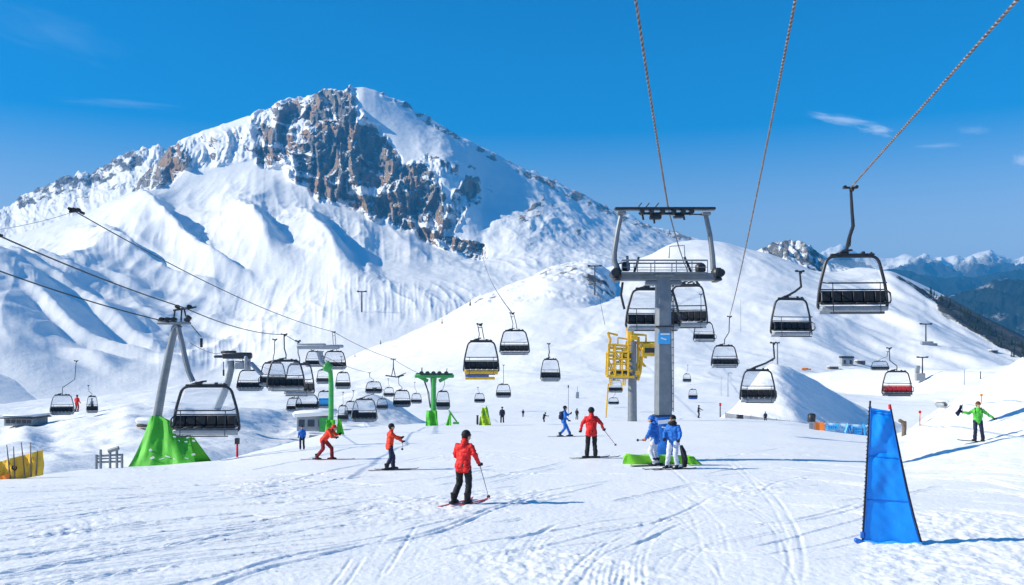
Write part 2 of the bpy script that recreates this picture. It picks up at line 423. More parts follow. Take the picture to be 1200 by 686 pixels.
# ------------------------------------------------------------------ steep snow pile right of the lift tower
U = np.arange(800, 1130, 1.3)
rows = [[(800, 520, 105), (1130, 530, 105)],
        [(800, 500, 124), (900, 497, 124), (930, 499, 122), (960, 503, 127), (1000, 507, 134), (1065, 512, 145), (1130, 525, 150)],
        [(800, 499, 150), (835, 496, 150), (860, 480, 150), (880, 452, 150), (893, 434, 151), (905, 427, 152), (915, 427, 153), (930, 433, 156), (960, 449, 161), (1000, 473, 167), (1040, 492, 173), (1065, 502, 176), (1130, 520, 184)],
        [(800, 505, 185), (900, 480, 190), (1000, 500, 205), (1130, 525, 220)]]
X, Y, Z, T = loft(rows, U, [6, 70, 40], 5)
w = sstep(0.8, 1.3, T)*sstep(2.3, 1.9, T)
Z += w*(0.35*(ridged(X/6+Z/9, Y/14, 3, 12)-0.5)+0.5*fbm(X/8, Y/8, 4, 13))
grid_mesh('snow_pile', X, Y, Z, M_drift, label='tall sharp-crested pile of snow with one side in shade')

# ------------------------------------------------------------------ white hill in the middle distance
U = np.arange(-500, 1500, 1.7)
rows = [[(-500, 560, 105), (600, 540, 120), (1500, 560, 120)],
        [(-500, 540, 175), (0, 508, 180), (250, 500, 185), (480, 487, 190), (600, 486, 190), (900, 489, 190), (1060, 489, 185), (1200, 480, 180), (1500, 480, 180)],
        [(-500, 520, 340), (0, 485, 345), (150, 470, 350), (300, 458, 350), (420, 452, 350), (520, 446, 350), (700, 436, 350), (900, 434, 350), (1060, 440, 350), (1200, 436, 345), (1500, 440, 340)],
        [(-500, 500, 600), (0, 478, 600), (200, 460, 600), (330, 445, 600), (420, 428, 600), (480, 411, 600), (560, 374, 600), (620, 353, 600), (700, 350, 600), (800, 345, 600), (900, 345, 600), (1000, 362, 600), (1100, 383, 600), (1170, 408, 600), (1250, 432, 600), (1500, 470, 600)],
        [(-500, 510, 900), (0, 480, 900), (200, 462, 900), (300, 450, 900), (380, 428, 900), (420, 420, 900), (470, 406, 900), (520, 386, 900), (560, 370, 900), (620, 350, 900), (665, 335, 900), (710, 321, 900), (740, 312, 900), (763, 304, 900), (775, 296, 900), (790, 289, 900), (820, 286, 900),
         (850, 289, 900), (870, 296, 900), (900, 303, 900), (927, 313, 900), (956, 325, 900), (980, 326, 900), (1003, 319, 900), (1045, 321, 900), (1080, 337, 900), (1120, 357, 900), (1170, 388, 900), (1200, 406, 900), (1260, 440, 900), (1500, 520, 900)],
        [(-500, 560, 1300), (0, 530, 1300), (420, 490, 1300), (600, 400, 1300), (850, 345, 1300), (1045, 385, 1300), (1200, 460, 1300), (1500, 560, 1300)]]
X, Y, Z, T = loft(rows, U, [8, 60, 80, 90, 14], 7, [30, 30, 40, 40, 7, 20])
px = np.repeat(U[None, :], len(X), 0)
w = sstep(1.0, 2.0, T)*sstep(4.02, 3.4, T)
Z += w*(8*fbm(X/180, Y/300, 3, 71)+2.6*(ridged(X/75+0.4*fbm(X/90, Y/90, 2, 70), Y/170, 4, 72)-0.5)+0.6*fbm(X/14, Y/20, 4, 73))
Z += 15*w*sstep(900, 1060, px)*fbm(X/75+Y/260, Y/190, 4, 74)
nrm = normal_z(X, Y, Z)
rock = -0.2+0.75*sstep(0.93, 0.72, nrm[..., 2])+0.5*fbm(X/25, Y/40, 4, 75)
def strokes(px, py, lst):
    f = np.zeros_like(px)
    for pts, r, wt in lst:
        P = np.array(pts, float); best = np.full(px.shape, 1e9)
        for i in range(max(1, len(P)-1)):
            a = P[i]; b2 = P[min(i+1, len(P)-1)]; v = b2-a; L2 = v@v+1e-9
            tt = np.clip(((px-a[0])*v[0]+(py-a[1])*v[1])/L2, 0, 1)
            best = np.minimum(best, (px-a[0]-tt*v[0])**2+(py-a[1]-tt*v[1])**2)
        f = np.maximum(f, wt*sstep(1.35, 0.6, np.sqrt(best)/r))
    return f
def scr(X, Y, Z): return 600+X/Y*F, HY-(Z-CH)/Y*F
sx, sy = scr(X, Y, Z)
rock += 0.9*sstep(0.50, 0.62, fbm(X/7, Y/11, 3, 76))*sstep(0.05, 0.3, fbm(X/90, Y/140, 2, 77))
rock += strokes(sx, sy, [([(703, 335), (708, 342)], 6, 0.62), ([(690, 350), (716, 347)], 4, .55), ([(625, 330), (650, 322)], 4, 0.35), ([(1050, 330), (1100, 352), (1150, 385)], 8, 0.38),
                         ([(1110, 358), (1160, 385), (1200, 408), (1250, 436)], 15, 0.85), ([(850, 291), (875, 297), (900, 304)], 3, 0.3), ([(560, 352), (600, 336)], 3, 0.3), ([(640, 352), (670, 345)], 4, .3)])
hill = grid_mesh('hill', X, Y, Z, M_hill, {'rock': rock}, label='smooth white hill crossed by the chairlifts')
HILL = (X, Y, Z)

# ------------------------------------------------------------------ nearer rocky shoulder of that hill
U = np.arange(380, 860, 1.4)
rows = [[(380, 470, 470), (600, 430, 470), (860, 440, 470)], [(380, 450, 560), (480, 414, 560), (560, 376, 560), (640, 352, 560), (690, 362, 560), (740, 392, 560), (860, 430, 560)],
        [(380, 438, 700), (420, 413, 700), (470, 396, 700), (520, 373, 700), (560, 351, 700), (600, 335, 700), (625, 326, 700), (645, 316, 702), (665, 311, 706), (690, 310, 712), (705, 314, 720), (720, 326, 735), (740, 342, 755), (770, 362, 780), (800, 380, 800), (860, 420, 830)],
        [(380, 480, 860), (600, 400, 860), (665, 370, 870), (720, 380, 900), (860, 460, 950)]]
X, Y, Z, T = loft(rows, U, [20, 90, 40], 4, [20, 20, 5, 20])
sx0, sy0 = scr(X, Y, Z)
w = sstep(0.3, 1.2, T)*sstep(2.6, 2.0, T)
sp = strokes(sx0, sy0, [([(640, 320), (680, 316), (705, 325)], 12, 0.6), ([(690, 328), (712, 345)], 12, 0.75), ([(560, 356), (610, 336)], 6, 0.5), ([(600, 355), (640, 345)], 5, 0.45), ([(520, 378), (470, 400)], 5, 0.42), ([(650, 345), (690, 352)], 5, 0.45)])
Z += w*(3*fbm(X/60, Y/90, 4, 171)+0.8*(ridged(X/22, Y/40, 3, 172)-0.5)+sp*4.5*(ridged(X/14, Y/18, 4, 173)-0.4))
rock = -0.2+0.85*sp+0.5*fbm(X/9, Y/13, 4, 175)
grid_mesh('hill_shoulder', X, Y, Z, M_hill, {'rock': rock}, label='snowy shoulder of the hill with scattered rocks on its crest')

# ------------------------------------------------------------------ the big mountain
U = np.arange(-420, 1120, 1.15)
RIDGE = [(-420, 415), (-200, 352), (-60, 304), (0, 284), (60, 263), (110, 247), (140, 233), (153, 223), (165, 211), (178, 197), (190, 183), (200, 172), (206, 169), (215, 163), (240, 153), (270, 143), (300, 133), (318, 126), (330, 118), (345, 114), (352, 116), (370, 110), (380, 106), (390, 105), (400, 107),
         (410, 104), (425, 103), (440, 106), (450, 111), (465, 118), (480, 126), (510, 146), (540, 166), (570, 181), (600, 196), (640, 211), (680, 231), (720, 251), (760, 266), (800, 279), (840, 291), (880, 311), (950, 335), (1120, 400)]
rows = [
 [(-420, 540, 620), (0, 500, 700), (100, 485, 740), (250, 460, 780), (330, 445, 820), (420, 430, 860), (520, 420, 900), (700, 420, 900), (1120, 460, 900)],
 [(-420, 330, 900), (-200, 350, 920), (0, 385, 950), (100, 412, 980), (200, 430, 1000), (260, 425, 1020), (330, 398, 1050), (420, 375, 1100), (520, 365, 1150), (700, 370, 1200), (1120, 440, 1200)],
 [(-420, 190, 1150), (-200, 250, 1160), (0, 305, 1180), (60, 326, 1190), (120, 348, 1200), (180, 372, 1210), (240, 396, 1220), (275, 400, 1230), (330, 372, 1240), (420, 340, 1260), (520, 343, 1270), (700, 350, 1300), (1120, 435, 1330)],
 [(-420, 330, 1500), (-200, 322, 1500), (0, 310, 1500), (100, 308, 1500), (200, 316, 1500), (300, 306, 1500), (420, 312, 1480), (520, 325, 1400), (600, 335, 1400), (700, 330, 1450), (850, 350, 1500), (1120, 430, 1500)],
 [(-420, 425, 1850), (-200, 365, 1850), (0, 297, 1900), (60, 279, 1950), (110, 262, 2000), (158, 233, 2100), (200, 218, 2150), (240, 209, 2180), (300, 198, 2200), (340, 207, 2180), (375, 222, 2120), (425, 244, 2050), (445, 257, 2020), (480, 266, 1980), (505, 286, 1920), (540, 296, 1880), (565, 302, 1860), (620, 295, 1900), (700, 296, 1980), (760, 304, 2050), (850, 322, 2150), (1120, 420, 2300)],
 [(-420, 420, 2100), (-200, 358, 2100), (0, 291, 2150), (60, 270, 2170), (110, 254, 2190), (158, 225, 2210), (200, 190, 2270), (240, 175, 2290), (300, 160, 2330), (340, 150, 2330), (375, 148, 2300), (410, 152, 2250), (440, 172, 2220), (480, 192, 2180), (520, 205, 2130), (548, 226, 2120), (565, 245, 2135), (620, 252, 2200), (700, 268, 2350), (760, 283, 2450), (850, 306, 2600), (1120, 410, 2800)],
 [(p, q, np.interp(p, [-420, 150, 215, 300, 420, 560, 850, 1120], [2250, 2300, 2520, 2480, 2400, 2720, 3100, 3300])) for p, q in RIDGE],
 [(p, q+60, 3500) for p, q in RIDGE],
]
X, Y, Z, T = loft(rows, U, [24, 50, 60, 110, 110, 110, 16], 2, [30, 30, 30, 25, 2, 2, 2, 4])
T = np.where(T < 1, T, np.where(T < 3, 1+(T-1)*0.5, T-1))
px = np.repeat(U[None, :], len(X), 0)
sx0, sy0 = scr(X, Y, Z)
# spurs and gullies running down the apron, their right-hand sides falling into shade
wa = sstep(0.15, 0.9, T)*sstep(3.25, 2.6, T)
warp = 60*fbm(X/500, Y/500, 3, 101)
spur = ridged((X+0.28*(Y-1500)+warp)/330, Y/1150, 4, 102, 0.42)
leftw = sstep(420, 250, px)*0.65+0.35
Z += wa*leftw*(38*(spur-0.62)+9*fbm(X/170, Y/420, 4, 103)+3*ridged(X/55, Y/300, 3, 104))
Z += wa*1.0*(ridged(px/9+2.2*fbm(X/240, Y/300, 4, 105), T*1.6, 4, 106)-0.5)*sstep(-0.25, 0.3, fbm(X/260, Y/300, 3, 107))
def saw(p, r=0.28):
    s = p-np.floor(p)
    return np.where(s < r, sstep(0, 1, s/r), 1-(s-r)/(1-r))
lw = sstep(330, 200, px)*sstep(0.25, 0.8, T)*sstep(2.4, 1.9, T)
ph = X*0.55+1.0*(Y-1200)+60*fbm(X/260, Y/260, 3, 108)
Z += lw*(9*saw(ph/88)*(0.4+1.2*sstep(-0.2, 0.3, fbm(X/170, Y/170, 2, 109)))+6*fbm(X/110, Y/200, 4, 90))
gul = 1-np.abs(perlin((px-400)/(20+7*(3-T))+1.6*fbm(X/400, Y/500, 3, 87), T*0.9, 88))*1.6
Z += wa*sstep(120, 300, px)*(2.6*np.maximum(gul, 0)**2+0.9*np.maximum(1-np.abs(perlin(px/9+0.5*fbm(X/300, Y/600, 2, 89), T*0.9, 86))*1.6, 0)**2)*sstep(-0.3, 0.25, fbm(X/300, Y/420, 2, 85))
# explicit spurs seen in the photo: (crest polyline in photo pixels, height, width px)
for pts, hh, wl, wr in (([(195, 215), (165, 255), (205, 300), (262, 322)], 72, 60, 26), ([(60, 262), (95, 285), (150, 312), (240, 338)], 26, 50, 20),
                        ([(345, 232), (362, 275), (395, 318)], 58, 45, 26), ([(270, 214), (278, 255), (318, 306)], 56, 55, 26), ([(420, 255), (425, 290), (440, 330)], 10, 30, 14)):
    P = np.array(pts, float); yy = np.linspace(P[0, 1], P[-1, 1], 60); xx = pchip([P[:, 0][i:i+1] for i in range(len(P))], np.linspace(0, len(P)-1, 200))[:, 0]
    y2 = pchip([P[:, 1][i:i+1] for i in range(len(P))], np.linspace(0, len(P)-1, 200))[:, 0]
    cx = np.interp(sy0, y2, xx)+8*fbm(sy0/14, sx0/60, 3, 131)
    d = sx0-cx
    prof = np.where(d < 0, np.exp(-np.abs(d)/wl), sstep(wr*1.5, 0, d))
    LL = P[-1, 1]-P[0, 1]; along = sstep(P[0, 1]-4, P[0, 1]+0.6*LL, sy0)*sstep(P[-1, 1]+0.25*LL, P[-1, 1]-0.35*LL, sy0)
    Z += 0.85*hh*prof*along*sstep(4, 3.3, T)
# the cliff belt: buttresses pushed out of the face
CL = [([(168, 212), (182, 195), (200, 180)], 20, 1.0), ([(192, 205), (212, 185)], 14, 0.95), ([(225, 180), (300, 165)], 24, 0.53), ([(215, 165), (260, 150)], 8, .4), ([(312, 185), (312, 160)], 14, 0.95), ([(330, 180), (336, 150), (340, 130)], 16, 0.9),
      ([(355, 195), (370, 165), (385, 120)], 22, 1.05), ([(385, 215), (400, 170), (395, 120)], 24, 1.05), ([(420, 225), (425, 180)], 22, 1.0), ([(445, 240), (450, 195), (430, 165)], 22, 1.0), ([(475, 250), (480, 215)], 22, 0.95), ([(505, 268), (505, 230), (490, 205)], 18, 0.9),
      ([(525, 260), (545, 225)], 15, 0.66), ([(505, 275), (535, 287), (562, 297)], 10, 0.85), ([(300, 140), (345, 120), (385, 108)], 9, 0.65), ([(310, 150), (350, 135)], 14, 0.6), ([(405, 110), (415, 130), (432, 150)], 10, .55), ([(500, 190), (530, 205)], 10, .5)]
PATCH = [([(555, 205), (562, 245)], 12, 0.5), ([(572, 222), (602, 243)], 10, 0.46), ([(450, 112), (480, 127), (515, 150), (560, 177)], 4, 0.62), ([(560, 177), (590, 192), (640, 212), (680, 232)], 5, 0.72), ([(680, 232), (725, 253), (775, 272), (830, 290)], 6, 0.7),
         ([(612, 262), (640, 245)], 12, 0.55), ([(585, 245), (600, 236)], 8, .5), ([(640, 258), (665, 275), (690, 292)], 14, 0.45), ([(600, 285), (650, 300)], 9, .42), ([(600, 205), (625, 225)], 7, 0.4), ([(640, 240), (720, 262)], 8, 0.42), ([(740, 275), (800, 290)], 8, .42), ([(500, 175), (560, 205)], 10, .36),
         ([(200, 270), (240, 300)], 10, 0.36), ([(330, 262), (345, 270)], 6, .4), ([(390, 262), (400, 275)], 5, .42), ([(350, 295), (375, 305)], 6, .36)]
cliff = strokes(sx0, sy0, CL); patch = strokes(sx0, sy0, PATCH)
cm = smooth1(np.ones(3), 0)[0]*sstep(0.25, 0.8, cliff)
pil = ridged(sx0/36+0.5*fbm(sx0/40, sy0/50, 2, 111), sy0/110+0.15*sx0/36, 5, 112, 0.55)
ledge = fbm(sx0/95+0.3*fbm(sx0/30, sy0/30, 2, 110), sy0/21-sx0/150, 4, 113, 0.55)
push = cm*(120*(pil-0.55)+45*ledge+26*fbm(sx0/8, sy0/17, 5, 114))
k = 1-push/np.maximum(Y, 1)
X *= k; Y *= k; Z = CH+(Z-CH)*k
Z += cm*(10*fbm(sx0/9, sy0/9, 4, 115))
Z += patch*(1-0.78*sstep(430, 560, px))*(14*(ridged(X/70, Y/70, 4, 116)-0.4)+8*fbm(X/22, Y/22, 3, 117))
flank = sstep(430, 560, px)*sstep(2.2, 3.2, T)
Z += flank*(17*fbm(X/160, Y/300, 4, 118)+5*(ridged(X/70, Y/160, 4, 119)-0.5))*sstep(5.02, 4.7, T)
nub = np.exp(-((sx0-630)/50)**2-((sy0-268)/26)**2)*sstep(5, 4.4, T)
Z += 16*nub+nub*5*(ridged(sx0/18, sy0/22, 4, 120)-0.4)
top = np.exp(-((T-5)/0.12)**2)*sstep(0.2, 0.6, patch+cliff)
Z += top*22*fbm(X/26, Y/500, 4, 121)
Z += sstep(0.3, 1, T)*(1.3*fbm(X/30, Y/60, 4, 122))
nrm = normal_z(X, Y, Z)
steep = sstep(0.75, 0.35, nrm[..., 2])
rock = -0.25+0.80*np.minimum(cliff, 1)+0.98*patch+(0.34+0.35*sstep(0.2, 0.5, patch))*fbm(sx0/11, sy0/8, 5, 123)+0.22*fbm(sx0/40, sy0/30, 3, 124)-0.55*cm*sstep(0.16, 0.40, ledge)-0.3*sstep(0.82, 0.95, nrm[..., 2])*cm+0.25*steep*sstep(0.1, 0.4, cliff+patch)
rock -= 0.5*cm*sstep(0.80, 0.97, ridged(sx0/30+0.6*fbm(sx0/50, sy0/40, 2, 125), sy0/150, 3, 126))
apr = sstep(0.6, 1.2, T)*sstep(3.1, 2.7, T)
rock += apr*0.85*sstep(0.46, 0.60, fbm(sx0/3.2, sy0/2.6, 3, 127))*sstep(-0.05, 0.28, fbm(sx0/60, sy0/40, 3, 128))
mountain = grid_mesh('mountain', X, Y, Z, M_mount, {'rock': rock}, label='high snow-covered mountain with a brown and grey cliff belt')

# ------------------------------------------------------------------ jagged side peak behind the mountain's left shoulder
U = np.arange(-420, 330, 1.0)
SIDE = [(-420, 420), (-200, 330), (-60, 272), (0, 247), (18, 238), (24, 231), (34, 228), (44, 222), (60, 216), (72, 209), (85, 207), (96, 203), (106, 204), (114, 200), (122, 194), (128, 193), (133, 187), (142, 184), (150, 179), (158, 180), (165, 176), (175, 174), (187, 172), (196, 177), (206, 186), (230, 205), (280, 240), (330, 290)]
rows = [[(-420, 470, 2350), (330, 400, 2400)], [(-420, 440, 2500), (-60, 305, 2550), (0, 285, 2560), (60, 266, 2570), (110, 250, 2580), (150, 238, 2590), (200, 230, 2600), (330, 330, 2600)],
        [(p, q+(21 if p > 0 else 12), 2820) for p, q in SIDE], [(p, q, 2950) for p, q in SIDE], [(p, q+60, 3400) for p, q in SIDE]]
X, Y, Z, T = loft(rows, U, [10, 70, 70, 12], 1, [20, 12, 3, 1, 3])
sx0, sy0 = scr(X, Y, Z); w = sstep(0.6, 1.6, T)*sstep(3.6, 3.0, T)
rb = ridged(sx0/26+0.5*fbm(sx0/30, sy0/30, 2, 201), sy0/60, 5, 202, 0.55)
k = 1-w*34*(rb-0.5)/Y; X *= k; Y *= k; Z = CH+(Z-CH)*k
Z += w*10*fbm(sx0/9, sy0/9, 4, 203)+np.exp(-((T-3)/0.2)**2)*17*(ridged(sx0/10, sy0*0+3.3, 4, 204)-0.5)
sp = strokes(sx0, sy0, [([(22, 236), (60, 220), (108, 209)], 12, 0.85), ([(118, 206), (140, 192), (160, 186)], 12, 0.85), ([(110, 214), (95, 235)], 9, 0.62), ([(166, 182), (172, 205)], 9, 0.6), ([(140, 205), (128, 228)], 8, 0.6), ([(60, 236), (80, 240)], 6, 0.5), ([(175, 196), (165, 216)], 7, 0.55)])
rock = -0.28+0.92*sp+0.7*fbm(sx0/13, sy0/9, 5, 205)
grid_mesh('side_peak', X, Y, Z, M_crag, {'rock': rock}, label='jagged lower peak behind the left shoulder of the mountain')

# ------------------------------------------------------------------ the neighbouring mountain beyond the left edge (it shades the lower left flank)
U = np.arange(-1500, 240, 3.0)
rows = [[(-1500, 450, 640), (-130, 490, 660), (240, 520, 680)], [(-1500, 250, 850), (-700, 200, 850), (-420, 260, 850), (-200, 330, 850), (-60, 395, 850), (0, 425, 850), (140, 488, 850), (240, 520, 850)],
        [(-1500, 120, 1150), (-700, 60, 1150), (-450, 130, 1150), (-300, 200, 1150), (-200, 245, 1150), (-100, 305, 1150), (-30, 345, 1150), (0, 362, 1150), (30, 384, 1150), (60, 410, 1150), (100, 445, 1150), (140, 472, 1150), (240, 525, 1150)],
        [(-1500, 200, 1500), (-700, 180, 1500), (-400, 230, 1500), (-250, 300, 1480), (-100, 370, 1450), (0, 430, 1420), (140, 500, 1400), (240, 530, 1400)], [(-1500, 420, 2200), (-130, 480, 1800), (240, 540, 1700)]]
X, Y, Z, T = loft(rows, U, [40, 50, 50, 40], 4)
Z += (46*sstep(0, -260, (X/Y*F+600))+8)*fbm(X/190, Y/190, 5, 191)*sstep(0, 0.7, T)*sstep(4, 3.3, T)
grid_mesh('side_mountain', X, Y, Z, M_mount, {'rock': -0.2+0.5*fbm(X/90, Y/120, 5, 192)+0.6*sstep(0.7, 0.45, normal_z(X, Y, Z)[..., 2])}, label='neighbouring snow mountain beyond the left edge')

# ------------------------------------------------------------------ small rocky peak at the right
U = np.arange(780, 1120, 1.2)
rows = [[(780, 400, 1150), (1120, 400, 1150)], [(780, 345, 1300), (900, 335, 1300), (1000, 345, 1300), (1120, 370, 1300)],
        [(780, 318, 1500), (850, 301, 1500), (880, 297, 1500), (895, 292, 1500), (905, 289, 1500), (922, 286, 1500), (935, 287, 1500), (948, 292, 1500), (958, 299, 1500), (970, 306, 1500), (985, 312, 1500), (1010, 322, 1500), (1120, 360, 1500)],
        [(780, 360, 1750), (1120, 390, 1750)]]
X, Y, Z, T = loft(rows, U, [10, 80, 14], 2)
sx0, sy0 = scr(X, Y, Z)
pk = strokes(sx0, sy0, [([(905, 293), (925, 290), (940, 295), (955, 310)], 14, 0.85), ([(925, 310), (965, 318)], 10, .6), ([(870, 299), (895, 302)], 6, .5), ([(975, 320), (1010, 330)], 9, .6)])
Z += pk*16*(ridged(X/28, Y/70, 4, 141)-0.5)+8*fbm(X/60, Y/90, 4, 142)*sstep(2, 1.8, T)
rock = -0.16+0.8*pk+0.5*fbm(sx0/7, sy0/7, 4, 143)
grid_mesh('rocky_peak', X, Y, Z, M_crag, {'rock': rock}, label='small rocky peak standing behind the white hill')

# ------------------------------------------------------------------ valley and far ranges at the right
def far_range(name, sil, D, depth, foot, mat, rocks, amp, seed, lab, step=1.6):
    s = np.array(sil, float)
    U = np.arange(s[0, 0], s[-1, 0], step)
    rows = [[(p, foot, D-depth) for p, q in sil], [(p, q+(foot-q)*0.45, D-depth*0.45) for p, q in sil], [(p, q, D) for p, q in sil], [(p, q+40, D+depth) for p, q in sil]]
    X, Y, Z, T = loft(rows, U, [30, 44, 10], 2)
    lam = amp*2.2
    Z += amp*(ridged(X/lam, Y/lam, 6, seed, 0.56)-0.6)*sstep(0, 0.8, T)*(0.22+0.78*sstep(2, 1.5, T))
    rk = rocks(X, Y, Z, T)
    return grid_mesh(name, X, Y, Z, mat, {'rock': rk}, label=lab)
far_range('near_forest_slope', [(940, 420), (1000, 380), (1040, 350), (1080, 335), (1105, 346), (1140, 365), (1170, 380), (1200, 394), (1260, 415), (1400, 440)], 1350, 260, 470, M_forest,
          lambda X, Y, Z, T: 1.15+0.5*fbm(X/60, Y/60, 4, 151)-0.7*sstep(1.75, 2.0, T)*fbm(X/25, Y/60, 3, 153), 9, 152, 'dark forested slope dropping behind the hill')
far_range('forest_hill', [(900, 430), (1060, 375), (1100, 355), (1120, 348), (1140, 341), (1165, 331), (1185, 329), (1200, 331), (1300, 320), (1500, 300), (1800, 320)], 2900, 900, 420, M_forest,
          lambda X, Y, Z, T: 0.80+0.8*fbm(X/420, Y/420, 5, 161)-0.25*sstep(1.5, 2, T), 70, 162, 'forested hill with snow clearings across the valley')
far_range('blue_hills', [(700, 380), (900, 340), (1000, 322), (1040, 316), (1075, 322), (1110, 328), (1150, 326), (1200, 318), (1300, 305), (1500, 310), (1900, 330)], 4600, 1300, 400, M_forest,
          lambda X, Y, Z, T: 0.95+0.2*fbm(X/600, Y/600, 4, 171), 90, 172, 'hazy blue wooded hills beyond the valley')
far_range('far_range', [(-900, 330), (-300, 300), (300, 260), (700, 275), (718, 268), (730, 255), (738, 252), (748, 258), (775, 268), (830, 292), (900, 312), (960, 300), (985, 290), (1005, 300), (1030, 305), (1050, 306), (1062, 300), (1075, 302), (1085, 298), (1098, 304), (1110, 306), (1122, 302), (1132, 305), (1145, 300), (1160, 297), (1172, 304), (1185, 307), (1200, 303), (1300, 290), (1500, 300), (2000, 320)], 6500, 1900, 385, M_far,
          lambda X, Y, Z, T: 0.96-1.0*sstep(1.25, 1.9, T)+0.75*fbm(X/420, Y/500, 5, 181), 160, 182, 'distant snowy mountain range on the horizon')

# ------------------------------------------------------------------ the air over the valley
HB = 20000.0
bm = bmesh.new(); bmesh.ops.create_cube(bm, size=1.0)
me = bpy.data.meshes.new('haze'); bm.to_mesh(me); bm.free()
haze = bpy.data.objects.new('haze', me); COL.objects.link(haze)
HTOP = 900.0; HBOT = -330.0
haze.scale = (2*47000, 2*47000, HTOP-HBOT); haze.location = (0, 200, (HTOP+HBOT)/2)
haze['kind'] = 'stuff'; haze['label'] = 'thin blue air over the far valley'
m = bpy.data.materials.new('haze_air'); m.use_nodes = True; t = m.node_tree; t.nodes.clear()
pv = t.nodes.new('ShaderNodeVolumePrincipled'); pv.inputs['Color'].default_value = (0.06, 0.44, 1.0, 1); pv.inputs['Density'].default_value = 1.65e-4; pv.inputs['Anisotropy'].default_value = 0.0
mo = t.nodes.new('ShaderNodeOutputMaterial'); t.links.new(pv.outputs[0], mo.inputs['Volume'])
me.materials.append(m)
# ================================================================== object helpers
def simple(name, col, rough=0.5, metal=0.0, spec=0.5, var=0.0, vscale=6.0, bump=0.0, bscale=20.0):
    """plain painted / woven material with a little procedural wear"""
    m, t, b = new_mat(name)
    b.inputs['Roughness'].default_value = rough; b.inputs['Metallic'].default_value = metal; b.inputs['Specular IOR Level'].default_value = spec
    tc = t.nodes.new('ShaderNodeTexCoord')
    n = noise(t, tc.outputs['Object'], vscale, 6, 0.6)
    lo = tuple(c*(1-var) for c in col); hi = tuple(min(1, c*(1+var)) for c in col)
    r = ramp(t, [(0.3, lo), (0.7, hi)]); t.links.new(n.outputs['Fac'], r.inputs['Fac']); t.links.new(r.outputs['Color'], b.inputs['Base Color'])
    if bump:
        n2 = noise(t, tc.outputs['Object'], bscale, 4, 0.6); bp = t.nodes.new('ShaderNodeBump'); bp.inputs['Strength'].default_value = 1; bp.inputs['Distance'].default_value = bump
        t.links.new(n2.outputs['Fac'], bp.inputs['Height']); t.links.new(bp.outputs['Normal'], b.inputs['Normal'])
    return m
